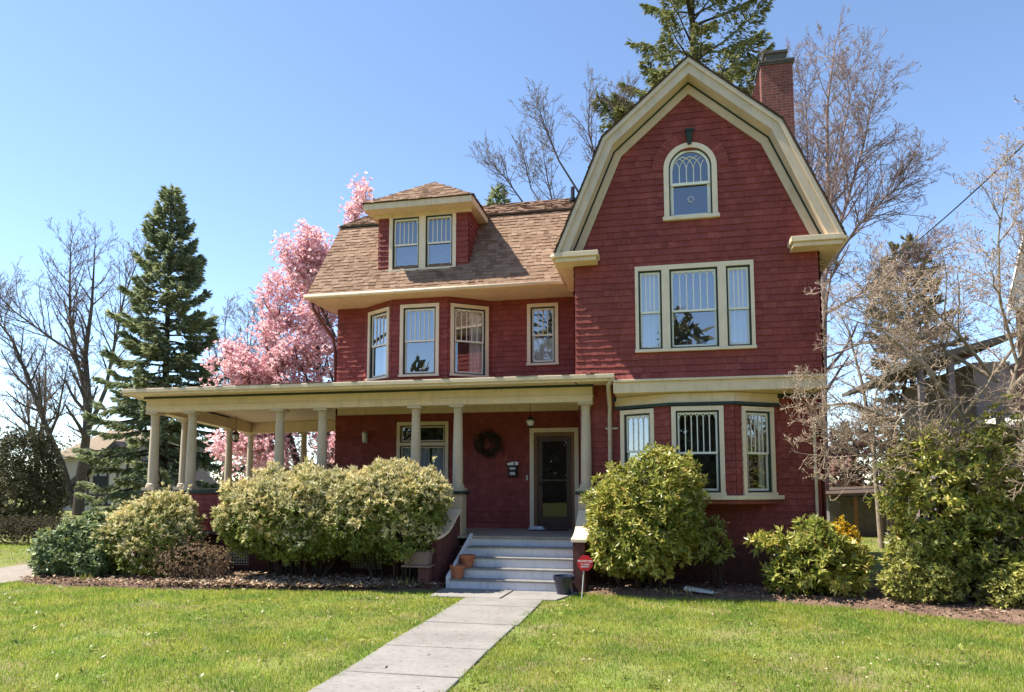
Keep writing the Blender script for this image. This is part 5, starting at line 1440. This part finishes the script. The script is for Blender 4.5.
pink_tree('flowering_magnolia', (-13.6, 26.5, 0), [
    ([(-13.6, 26.5, 0), (-13.4, 26.4, 1.8), (-12.8, 26.3, 3.6), (-12.4, 26.2, 5.6), (-12.5, 26.1, 8.0), (-12.5, 26, 10.4), (-12.2, 26, 12.6)], [.24, .20, .16, .12, .09, .06, .02]),
    ([(-13.6, 26.5, .8), (-14.6, 26.3, 2.8), (-15.3, 26.2, 5.0), (-15.5, 26, 7.5), (-15.4, 26, 9.6)], [.18, .15, .11, .07, .02]),
    ([(-13.3, 26.4, 2.6), (-13.9, 26.8, 5.4), (-14.2, 27, 8.0), (-14.3, 27, 10.6)], [.14, .11, .08, .02]),
    ([(-14.9, 26.3, 3.6), (-15.8, 25.8, 5.0), (-16.5, 25.5, 6.4)], [.10, .07, .02]),
    ([(-12.9, 26.3, 3.0), (-11.2, 26.3, 4.6), (-10.0, 26.4, 6.2)], [.12, .08, .03]),
    ([(-14.2, 26.3, 2.0), (-15.0, 25.2, 3.0), (-15.6, 24.6, 3.6)], [.09, .06, .02]),
    ([(-13.4, 26.4, 1.8), (-12.0, 25.6, 2.8), (-10.8, 25.2, 3.6)], [.09, .06, .02]),
    ([(-12.45, 26.1, 7.0), (-13.4, 25.6, 9.2), (-13.8, 25.4, 10.8)], [.07, .05, .02])],
    'pink flowering magnolia in full bloom behind the left end of the porch', 501, 2.7, 12, 18500, .125, 'blossom', kids=(7, 6, 4), spread=.6)
pink_tree('flowering_cherry', (8.6, 33, 0), [([(8.6, 33, 0), (8.5, 33, 1.4), (8.2, 33, 2.6), (8.0, 33, 3.6)], [.16, .13, .09, .03]), ([(8.6, 33, 1.0), (9.4, 33, 2.2), (10.0, 33, 3.2)], [.1, .07, .03]), ([(8.5, 33, 1.2), (7.6, 33, 2.0), (7.0, 33, 2.8)], [.1, .07, .03])],
    'small mauve pink flowering tree far back in the right side yard', 502, 1.8, 9, 2200, .16, 'blossom_far')
# ================================================================= GROUND
def ground_mat(name, stops, s1, s2, rough=.95, bump=.6, bs=40, dist=.02, ramp2=None):
    m, nt, b = new_mat(name)
    tc = node(nt, 'ShaderNodeTexCoord')
    n1 = node(nt, 'ShaderNodeTexNoise', i_Scale=s1, i_Detail=8.0, i_Roughness=.65)
    nt.links.new(tc.outputs['Object'], n1.inputs['Vector'])
    r1 = ramp(nt, stops); nt.links.new(n1.outputs['Fac'], r1.inputs['Fac'])
    n2 = node(nt, 'ShaderNodeTexNoise', i_Scale=s2, i_Detail=6.0, i_Roughness=.7)
    nt.links.new(tc.outputs['Object'], n2.inputs['Vector'])
    r2 = ramp(nt, ramp2 or [(.3, (.6, .6, .6)), (.7, (1.25, 1.25, 1.25))]); nt.links.new(n2.outputs['Fac'], r2.inputs['Fac'])
    mx = node(nt, 'ShaderNodeMix', data_type='RGBA', blend_type='MULTIPLY'); mx.inputs[0].default_value = 1
    nt.links.new(r1.outputs['Color'], mx.inputs[6]); nt.links.new(r2.outputs['Color'], mx.inputs[7])
    nt.links.new(mx.outputs[2], b.inputs['Base Color']); b.inputs['Roughness'].default_value = rough; b.inputs['Specular IOR Level'].default_value = .15
    n3 = node(nt, 'ShaderNodeTexNoise', i_Scale=bs, i_Detail=6.0)
    nt.links.new(tc.outputs['Object'], n3.inputs['Vector'])
    bp = node(nt, 'ShaderNodeBump', i_Strength=bump, i_Distance=dist); nt.links.new(n3.outputs['Fac'], bp.inputs['Height']); nt.links.new(bp.outputs['Normal'], b.inputs['Normal'])
    return m
M['lawn'] = ground_mat('lawn_turf', [(.34, (.20, .155, .085)), (.5, (.19, .20, .06)), (.66, (.19, .245, .055))], .9, 24)
M['mulch'] = ground_mat('bark_mulch', [(.3, (.16, .10, .072)), (.55, (.26, .165, .118)), (.75, (.37, .25, .18))], 3, 45, bump=1.0, bs=55, dist=.05)
M['gravel'] = ground_mat('driveway_gravel', [(.3, (.26, .22, .18)), (.7, (.36, .31, .26))], 2, 60, bump=.6, bs=90)
M['slab'] = ground_mat('bluestone_walk_slab', [(.25, (.175, .162, .148)), (.5, (.238, .22, .203)), (.75, (.30, .28, .26))], .9, 14, rough=.85, bump=.25, bs=60, dist=.008, ramp2=[(.28, (.60, .58, .55)), (.44, (.98, .98, .98)), (.75, (1.12, 1.12, 1.12))])
M['litter'] = leaf_mat('dry_leaf_litter', [(0, (.10, .06, .04)), (.35, (.24, .155, .095)), (.75, (.42, .30, .20)), (1, (.56, .46, .34))], rough=.85, trans=.1, spec=.15)
M['chip'] = leaf_mat('mulch_chip', [(0, (.12, .07, .05)), (.6, (.30, .185, .125)), (1, (.46, .31, .22))], rough=.9, trans=0, spec=.1)
M['grass'] = leaf_mat('lawn_grass_blade', [(0, (.19, .29, .035)), (.4, (.31, .41, .055)), (.76, (.43, .49, .09)), (.90, (.52, .47, .17)), (1, (.55, .42, .22))], rough=.5, trans=.55, patch=((.66, .80, .72), (1.16, 1.05, 1.05)), pscale=1.3, spec=.3)

m = MB()
m.poly([(-600, -200, -.02), (600, -200, -.02), (600, 900, -.02), (-600, 900, -.02)])
tag(m.build('ground', M['lawn']), 'wide green lawn around the house', 'ground', kind='structure')
# walk slabs
m = MB(); rr = random.Random(5)
ys = [-1.2, .5, 2.1, 3.5, 4.85, 6.10, 7.31, 8.52, 10.08, 11.55, 12.30]
for a, b in zip(ys, ys[1:]):
    x0, x1 = -3.45 + rr.uniform(-.03, .02), -2.09 + rr.uniform(-.03, .03); g = .022
    dz = rr.uniform(-.006, .006); sk = rr.uniform(-.02, .02)
    m.hexa([(x0, a + g, -.08), (x1, a + g + sk, -.08), (x1, b - g + sk, -.08), (x0, b - g, -.08), (x0, a + g, .006 + dz), (x1, a + g + sk, .006 + dz), (x1, b - g + sk, .010 - dz), (x0, b - g, .010 - dz)])
m.hexa([(-4.15, 12.33, -.08), (-2.85, 12.30, -.08), (-2.80, 13.26, -.08), (-4.2, 13.26, -.08), (-4.15, 12.33, .010), (-2.85, 12.30, .012), (-2.80, 13.26, .016), (-4.2, 13.26, .012)])
m.hexa([(-2.82, 12.32, -.08), (-1.85, 12.36, -.08), (-1.55, 13.26, -.08), (-2.78, 13.26, -.08), (-2.82, 12.32, .002), (-1.85, 12.36, .008), (-1.55, 13.26, .014), (-2.78, 13.26, .006)])
tag(m.build('path', M['slab'], bevel=.012), 'pale stone slab walk leading across the lawn to the front steps', 'path', kind='structure')
# driveway
m = MB(); m.prism([(-13.35, -10, -.1), (-13.3, 8, -.1), (-13.15, 12.2, -.1), (-13.5, 14.0, -.1), (-15.0, 40, -.1), (-18.0, 40, -.1), (-15.6, 14.0, -.1), (-15.9, 8, -.1), (-16.3, -10, -.1)], (0, 0, .103))
tag(m.build('driveway', M['gravel']), 'pale gravel driveway along the left side of the yard', 'driveway', kind='structure')
# mulch beds
def inside(poly, x, y):
    px = np.array([p[0] for p in poly]); py = np.array([p[1] for p in poly]); c = np.zeros(len(x), bool); j = len(poly) - 1
    for i in range(len(poly)):
        cross = ((py[i] > y) != (py[j] > y)) & (x < (px[j] - px[i]) * (y - py[i]) / (py[j] - py[i] + 1e-12) + px[i]); c ^= cross; j = i
    return c
bedL = [(-13.05, 12.25), (-12.4, 12.05), (-11.0, 12.02), (-9.4, 12.1), (-8.2, 12.35), (-6.8, 12.45), (-5.6, 12.6), (-4.6, 12.85), (-4.16, 13.0), (-4.16, 14.3), (-12.6, 14.4), (-13.2, 13.5)]
bedR = [(-1.5, 13.30), (-.6, 13.0), (.4, 12.95), (1.4, 12.95), (2.4, 12.85), (3.3, 12.5), (4.3, 12.1), (5.3, 11.55), (6.6, 10.9), (8.5, 10.4), (10.0, 13.0), (9.5, 17.5), (4.6, 17.4), (4.2, 15.2), (3.6, 14.6), (-1.5, 14.5)]
def bed(poly, label, seed):
    rg = np.random.default_rng(seed); xs = np.arange(min(p[0] for p in poly) - .2, max(p[0] for p in poly) + .3, .09); ysv = np.arange(min(p[1] for p in poly) - .2, max(p[1] for p in poly) + .3, .09)
    X, Y = np.meshgrid(xs, ysv)
    # height falls below the turf outside the outline
    seg = np.full(X.shape, 9.0)
    for (x0, y0), (x1, y1) in zip(poly, poly[1:] + poly[:1]):
        dx, dy = x1 - x0, y1 - y0; t = np.clip(((X - x0) * dx + (Y - y0) * dy) / (dx * dx + dy * dy), 0, 1); seg = np.minimum(seg, np.hypot(X - x0 - t * dx, Y - y0 - t * dy))
    ins = inside(poly, X.ravel(), Y.ravel()).reshape(X.shape); sd = np.where(ins, seg, -seg) + .04 * np.sin(X * 7) * np.sin(Y * 9 + X)
    Z = np.clip(sd * .30, -.06, .085) + .012 * np.sin(X * 5.1 + Y * 3) * (sd > 0) + rg.normal(scale=.010, size=X.shape) * (sd > 0)
    n, k = X.shape; idx = np.arange(n * k).reshape(n, k)
    F = np.stack([idx[:-1, :-1], idx[:-1, 1:], idx[1:, 1:], idx[1:, :-1]], -1).reshape(-1, 4)
    keep = (sd.ravel()[F] > -.2).any(1)
    o = np_mesh('mulch_bed', np.stack([X, Y, Z], -1).reshape(-1, 3), F[keep], M['mulch'], smooth=True)
    tag(o, label, 'planting bed', kind='structure'); return
bed(bedL, 'brown mulched planting bed along the front of the porch', 61)
bed(bedR, 'brown mulched planting bed along the right front of the house', 62)
def scatter_flat(name, polys, n, L, Wd, mat, seed, label, cat, z=.07, tilt=.35, weight=None):
    rg = np.random.default_rng(seed); P = []
    while sum(len(p) for p in P) < n:
        poly = polys[int(rg.integers(len(polys)))]
        xs = np.array([p[0] for p in poly]); ys_ = np.array([p[1] for p in poly]); x = rg.uniform(xs.min(), xs.max(), 4000); y = rg.uniform(ys_.min(), ys_.max(), 4000)
        ok = inside(poly, x, y)
        if weight is not None: ok &= rg.random(4000) < weight(x, y)
        P.append(np.stack([x[ok], y[ok], z + rg.uniform(-.015, .03, ok.sum())], -1))
    P = np.concatenate(P)[:n]; a = rg.uniform(0, 6.283, n)
    D = unit(np.stack([np.cos(a), np.sin(a), rg.normal(scale=tilt, size=n)], -1)); side = np.array([0, 0, 1.]) + rg.normal(scale=tilt, size=(n, 3))
    o = leaves(name, P, D, L * rg.uniform(.5, 1.3, n), Wd * rg.uniform(.6, 1.3, n), M[mat], None, side=side, fold=.15, rg=rg)
    tag(o, label, cat, kind='stuff')
scatter_flat('mulch_chips', [bedL, bedR], 24000, .06, .02, 'chip', 63, 'bark chips covering the planting beds', 'mulch', z=.075)
scatter_flat('fallen_leaves', [[(-9.8, 12.1), (-6.0, 12.45), (-4.3, 13.0), (-4.3, 13.9), (-9.8, 13.4)], [(-9.8, 12.1), (-6.0, 12.45), (-4.3, 13.0), (-4.3, 13.9), (-9.8, 13.4)], bedL, bedR], 11000, .085, .05, 'litter', 64, 'dry tan leaves lying in the planting beds', 'leaf litter', z=.095)

# ---- grass: real blades on the near lawn, thinner further off
def grass():
    rg = np.random.default_rng(71)
    P = []
    for (x0, x1, y0, y1, n) in ((-9.5, 4.5, 5.2, 9.0, 150000), (-13.2, 8.5, 9.0, 13.6, 190000), (-13.2, 9.5, 3.0, 5.2, 30000), (-13.2, -9.5, 5.2, 9.0, 20000), (4.5, 9.5, 5.2, 9.0, 22000), (-24, -15.9, 11, 20, 24000), (4.0, 12, 17.5, 30, 18000)):
        P.append(np.stack([rg.uniform(x0, x1, n), rg.uniform(y0, y1, n)], -1))
    P = np.concatenate(P); x, y = P[:, 0], P[:, 1]
    ok = ~inside(bedL, x, y) & ~inside(bedR, x, y)
    edge = .045 * np.sin(y * 7.3) + .03 * np.sin(y * 23 + 1) + rg.normal(scale=.03, size=len(x))
    ok &= ~((x > -3.43 + edge) & (x < -2.12 + edge) & (y < 12.35)) & ~((x > -4.15) & (x < -1.75 + (y - 12.3) * .2) & (y > 12.3) & (y < 13.3))
    ok &= ~((x > -16.2) & (x < -13.2))
    # thin, tired patches
    bare = np.sin(x * 1.3 + 2 * np.sin(y * .9)) * np.sin(y * 1.9 + 1.5 * np.sin(x * .7)) + .5 * np.sin(x * 4.1 + y * 2.3) * np.sin(y * 5.2 - x)
    ok &= rg.random(len(x)) > np.clip(.55 * (bare + .1), 0, .86)
    P = P[ok]; n = len(P); x, y = P[:, 0], P[:, 1]
    big = .5 + .5 * np.sin(x * .9 + 1.2 * np.sin(y * .7)) * np.sin(y * 1.1 + .8 * np.sin(x * 1.4))
    h = rg.uniform(.018, .048, n) * (.75 + .5 * big); a = rg.uniform(0, 6.283, n)
    # shaggy rim along beds, walk and posts
    rim = (np.abs(y - 12.7) < .5) & (x > -1.4); h[rim] *= 1.5
    lean = rg.uniform(.1, .75, n); D = unit(np.stack([np.cos(a) * lean, np.sin(a) * lean, np.ones(n)], -1))
    b = rg.uniform(0, 6.283, n); w = rg.uniform(.0028, .0055, n) * (1 + .10 * np.maximum(0, y - 6)); S = np.stack([np.cos(b), np.sin(b), np.zeros(n)], -1) * w[:, None]
    B = np.concatenate([P, np.full((n, 1), -.022)], 1); V = np.empty((n, 3, 3)); V[:, 0] = B - S; V[:, 1] = B + S; V[:, 2] = B + D * (h + .022)[:, None]
    o = np_mesh('grass', V.reshape(-1, 3), np.arange(n * 3).reshape(n, 3), M['grass'])
    tag(o, 'short spring grass of the front lawn with a few thin patches', 'grass', kind='stuff')
grass()
lawn_poly = [(-12.5, 5.5), (7.5, 5.5), (7.0, 11.0), (3, 12.6), (-1.5, 12.6), (-4.5, 12.3), (-12.5, 11.8)]
scatter_flat('dead_leaves', [lawn_poly], 1100, .042, .028, 'litter', 65, 'scattered dead leaves on the lawn', 'leaf litter', z=.02,
             weight=lambda x, y: np.where((x > -3.5) & (x < -2.1), .04, np.clip(.12 + .5 * (np.sin(x * 1.3 + 2 * np.sin(y * .9)) * np.sin(y * 1.9 + 1.5 * np.sin(x * .7))), .06, 1)))
def weeds():
    rg = np.random.default_rng(72); n = 420
    x = rg.uniform(-12.5, 7.5, n); y = rg.uniform(5.6, 12.6, n); ok = ~inside(bedL, x, y) & ~inside(bedR, x, y) & ~((x > -3.5) & (x < -2.05))
    P = np.stack([x[ok], y[ok], np.full(ok.sum(), .012)], -1); N = np.tile([0, 0, 1.], (len(P), 1))
    p, D, LL, WW, ax = rosettes(rg, P, N, 9, .075, .022, (1.0, 1.5), 0)
    o = leaves('weeds', p, D, LL, WW, M['pieris'], None, side=ax, fold=.1); tag(o, 'flat broad leaved weeds dotted through the lawn grass', 'weeds', kind='stuff')
weeds()
# spring bulbs shooting up by the steps
def sprouts(x0, y0, n, seed, label):
    rg = np.random.default_rng(seed); P = np.stack([rg.normal(x0, .14, n), rg.normal(y0, .05, n), np.full(n, .04)], -1); D = unit(rg.normal(scale=.3, size=(n, 3)) + np.array([0, 0, 1.]))
    o = leaves('bulb_shoots', P, D, rg.uniform(.10, .22, n), rg.uniform(.014, .022, n), M['azalea'], None, rg=rg, fold=.2); tag(o, label, 'plant')
sprouts(-4.9, 12.98, 26, 81, 'green bulb shoots in the mulch below the stone trough')
sprouts(.25, 13.05, 14, 82, 'green bulb shoots in the mulch in front of the tall rhododendron')
sprouts(-11.5, 12.35, 40, 83, 'green bulb shoots in the mulch between the two left shrubs')
# splash block
m = MB(); m.hexa([(.35, 13.25, .10), (.85, 13.05, .08), (.88, 13.22, .08), (.40, 13.42, .10), (.35, 13.25, .17), (.85, 13.05, .12), (.88, 13.22, .12), (.40, 13.42, .17)])
tag(m.build('splash_block', M['steel'], bevel=.01), 'pale splash block lying in the mulch under the tall rhododendron', 'splash block')

# ================================================================= NEIGHBOURS
M['stucco'] = paint('pale_stucco', (.50, .44, .37), rough=.9, var=.1)
M['timber'] = paint('dark_timber', (.05, .042, .04), rough=.8, var=.2)
M['tan_roof'] = paint('tan_distant_roof', (.26, .20, .14), rough=.95, var=.2)
M['brown_wall'] = paint('red_brown_neighbour_shingle', (.17, .085, .065), rough=.9, var=.25, scale=5)
M['mauve_wall'] = paint('mauve_grey_siding', (.19, .155, .15), rough=.9, var=.15)
M['white_trim'] = paint('white_trim_board', (.74, .72, .68), rough=.6, var=.06)
M['fence'] = paint('weathered_grey_fence', (.15, .14, .135), rough=.95, var=.3, scale=4)
M['bush_far'] = leaf_mat('pale_olive_brush', [(0, (.06, .055, .025)), (.5, (.13, .115, .05)), (1, (.23, .19, .10))], rough=.8, trans=.2, spec=.15)

t = thing('house', (-40.0, 46, 0), 'low pale stucco house with half timbered gable far to the left behind the trees', 'house', None)
m = MB(); m.box(-45.5, -37.5, 46, 53, -.5, 3.9); m.build('wall', M['stucco'], t)
m = MB(); m.prism([(-46.2, 45.4, 3.9), (-36.9, 45.4, 3.9), (-38.6, 49.5, 6.2), (-44.5, 49.5, 6.2)], (0, 0, .12)); m.prism([(-46.2, 53.6, 3.9), (-36.9, 53.6, 3.9), (-38.6, 49.5, 6.2), (-44.5, 49.5, 6.2)], (0, 0, .12)); m.poly([(-46.2, 45.4, 3.95), (-44.5, 49.5, 6.25), (-46.2, 53.6, 3.95)]); m.poly([(-36.9, 45.4, 3.95), (-38.6, 49.5, 6.25), (-36.9, 53.6, 3.95)])
m.build('roof', M['tan_roof'], t)
gx, gz = -38.7, 4.6
m = MB(); m.prism([(gx - 5.2, 44, -.4), (gx + 5.2, 44, -.4), (gx + 5.2, 44, .5), (gx, 44, gz - .2), (gx - 5.2, 44, .5)], (0, 6, 0)); m.build('gable_wall', M['stucco'], t)
m = MB()
for sg in (-1, 1):
    m.prism([(gx + sg * 6.0, 43.5, -.2), (gx, 43.5, gz), (gx, 43.5, gz + .45), (gx + sg * 6.0, 43.5, .25)], (0, 6.8, 0))
m.build('gable_roof', M['timber'], t)
m = MB()
for k in range(-5, 6):
    x = gx + k * .82; m.box(x - .07, x + .07, 43.93, 43.99, .4, gz - .25 - abs(x - gx) * .78)
m.box(gx - 4.6, gx + 4.6, 43.92, 43.985, 1.05, 1.22); m.box(gx - 5.0, gx + 5.0, 43.92, 43.985, .35, .5)
m.build('timber_frame', M['timber'], t)
m = MB(); m.box(gx - 2.0, gx - .9, 43.90, 43.915, 1.3, 2.5); m.build('window', M['room'], t)

t = thing('house', (12.1, 20, 0), 'neighbouring brown shingled house with white rake board at the right edge behind the magnolia', 'house')
gp = [(8.78, 6.7), (9.55, 9.7), (11.8, 11.6), (13.85, 9.7), (14.6, 6.7)]
m = MB(); m.prism([(9.1, 20.3, -.1), (14.3, 20.3, -.1), (14.3, 20.3, 6.7), (13.6, 20.3, 9.55), (11.8, 20.3, 11.2), (10.0, 20.3, 9.55), (9.1, 20.3, 6.7)], (2.6, 5, 0)); m.box(13.0, 20, 21.5, 31, -.1, 6.5); m.build('wall', M['brown_wall'], t)
m = MB(); m.band([(x, 19.85, z) for x, z in gp], [(11.8 + (x - 11.8) * .86, 19.85, z - .2) for x, z in gp], (0, .1, 0)); m.box(8.9, 9.6, 19.8, 20.28, 6.5, 6.7); m.build('rake_board', M['white_trim'], t)
m = MB(); m.band([(x, 19.8, z + .08) for x, z in gp], [(x, 19.8, z + .005) for x, z in gp], (2.9, 5.5, 0)); m.build('roof', M['roof_dark'], t)
m = MB(); m.prism([(6.3, 19.6, 5.05), (8.94, 19.6, 5.75), (8.94, 19.6, 5.87), (6.3, 19.6, 5.17)], (0, 7, 0)); m.build('side_roof', M['cap'], t)
m = MB(); m.box(8.1, 8.94, 20.4, 26, 0, 5.2); m.build('side_wall', M['mauve_wall'], t)
m = MB(); m.box(7.30, 7.45, 19.9, 20.05, 0, 5.4); m.build('post', M['mauve_wall'], t); m = MB(); m.box(6.6, 6.72, 19.9, 20.05, 0, 5.1); m.build('post', M['mauve_wall'], t)
m = MB(); m.prism([(8.0, 18.2, 3.35), (12.0, 18.2, 3.55), (12.0, 18.2, 3.72), (8.0, 18.2, 3.45)], (0, 2.0, .25)); m.box(8.0, 12.0, 18.15, 18.25, 3.15, 3.34); m.build('porch_roof', M['white_trim'], t)
for x in (8.2, 11.6):
    m = MB(); m.box(x, x + .12, 18.3, 18.42, 0, 3.15); m.build('post', M['white_trim'], t)
m = MB(); m.box(9.6, 10.4, 20.22, 20.29, 4.0, 5.6); m.build('window', M['room'], t)
m = MB()
for (a, b, c, d) in ((9.5, 10.5, 5.6, 5.75), (9.5, 10.5, 3.85, 4.0), (9.5, 9.6, 4.0, 5.6), (10.4, 10.5, 4.0, 5.6)): m.box(a, b, 20.2, 20.298, c, d)
m.build('window_frame', M['white_trim'], t)

t = thing('garden_shed', (7.2, 29, 0), 'low dark garden shed with overhanging roof in the right side yard', 'shed')
m = MB(); m.box(6.3, 8.3, 29.2, 31, -.05, 1.5); m.build('wall', M['fence'], t)
m = MB(); m.prism([(5.9, 28.7, 1.5), (8.7, 28.7, 1.62), (8.7, 28.7, 1.72), (5.9, 28.7, 1.60)], (0, 2.6, .2)); m.build('roof', M['roof_dark'], t)
for x in (6.0, 7.1, 8.5):
    m = MB(); m.box(x, x + .12, 28.8, 28.92, -.05, 1.5); m.build('post', M['wood'], t)
t = thing('board_fence', (9.0, 36, 0), 'weathered grey board fence across the back of the right side yard', 'fence')
m = MB(); x = 3.6; rr = random.Random(3)
while x < 17: m.box(x, x + .135, 36, 36.02, -.05, 1.65 + rr.uniform(-.02, .02)); x += .145
m.build('board_panel', M['fence'], t)
m = MB()
for z in (.4, 1.3): m.box(3.6, 17, 36.021, 36.06, z, z + .09)
m.build('rail', M['fence'], t)

# distant brush that closes the horizon
def woodland(name, xs, ys_, n, h, seed, label, mat='bush_far', ls=1.25):
    rg = np.random.default_rng(seed); x = rg.uniform(*xs, n); y = rg.uniform(*ys_, n); top = h * (.55 + .45 * np.sin(x * .31 + 1) * np.sin(x * .13) + .2 * np.sin(x * .9))
    z = rg.random(n) ** 1.2 * np.maximum(top, h * .3); D = rnd_unit(rg, n)
    o = leaves(name, np.stack([x, y, z], -1), D, rg.uniform(.25, .7, n) * ls, rg.uniform(.08, .22, n) * ls, M[mat], None, rg=rg); tag(o, label, 'woodland', kind='stuff')
woodland('distant_brush', (-125, 80), (70, 84), 60000, 9.0, 91, 'olive brown brush and trees along the horizon behind the houses')
bush('olive_shrub', (-19.5, 38), [((-20.5, 38, 1.3), (1.8, 1.2, 1.5)), ((-18.0, 38.4, 1.6), (1.9, 1.2, 1.7)), ((-22.6, 38.3, 1.0), (1.6, 1.2, 1.2))], 'light olive shrubs glimpsed between the left porch columns', 'shrub', 'bush_far', 2600, 7, .22, .08, 116, stems=8, sr=.03, spread=(.2, 1.5))

# trees across the street, behind the camera: they are what the windows mirror
woodland('street_trees', (-70, 60), (-48, -38), 52000, 22.0, 92, 'dense trees across the street that the windows mirror', 'yew', 3.4)

# overhead wire from the street to the back of the lot
m = MB(); a, b = V3((6.6, 11.0, 8.3)), V3((7.9, 34.0, 10.6)); pts = []
for i in range(25):
    s = i / 24; p = a.lerp(b, s); p.z -= .9 * 4 * s * (1 - s) * .55; pts.append(p)
m.tube(pts, .016, 5); tag(m.build('overhead_wire', M['black']), 'black overhead wire slanting across the sky at the right', 'wire')

# ================================================================= LIGHT, SKY, CAMERA
Ld = V3((.65, .06, -1.0)).normalized()
el = math.asin(-Ld.z); az = math.atan2(-Ld.x, -Ld.y)
w = bpy.data.worlds.new('World'); scene.world = w; w.use_nodes = True
nt = w.node_tree; sk = nt.nodes.new('ShaderNodeTexSky'); sk.sky_type = 'NISHITA'; sk.sun_disc = False
sk.sun_elevation = el; sk.sun_rotation = az % (2 * math.pi); sk.altitude = 600; sk.air_density = .85; sk.dust_density = .0; sk.ozone_density = 1.4
nt.links.new(sk.outputs[0], nt.nodes['Background'].inputs[0]); nt.nodes['Background'].inputs[1].default_value = .135
sl = bpy.data.lights.new('sun', 'SUN'); sl.energy = 5.0; sl.angle = R(.53); sl.color = (1, .94, .82)
so = bpy.data.objects.new('sun', sl); COL.objects.link(so); so.rotation_euler = Ld.to_track_quat('-Z', 'Y').to_euler(); so.location = (-20, 10, 40)
cd = bpy.data.cameras.new('camera'); cd.sensor_width = 36; cd.sensor_fit = 'HORIZONTAL'; cd.lens = 700.66 / 1024 * 36; cd.shift_y = (419.8 - 346) / 1024; cd.clip_end = 2000; cd.clip_start = .1
co = bpy.data.objects.new('camera', cd); COL.objects.link(co); co.location = (0, 0, 2.05); co.rotation_euler = (R(90 + 5.10), 0, R(12.03)); scene.camera = co
vs = scene.view_settings; vs.view_transform = 'Standard'; vs.look = 'None'; vs.exposure = EXPOSURE; vs.gamma = 1.0; vs.use_curve_mapping = False
scene.cycles.max_bounces = 8; scene.cycles.transparent_max_bounces = 12; scene.cycles.diffuse_bounces = 4; scene.cycles.caustics_reflective = False; scene.cycles.caustics_refractive = False
scene.cycles.use_denoising = True; scene.cycles.sample_clamp_indirect = 8.0
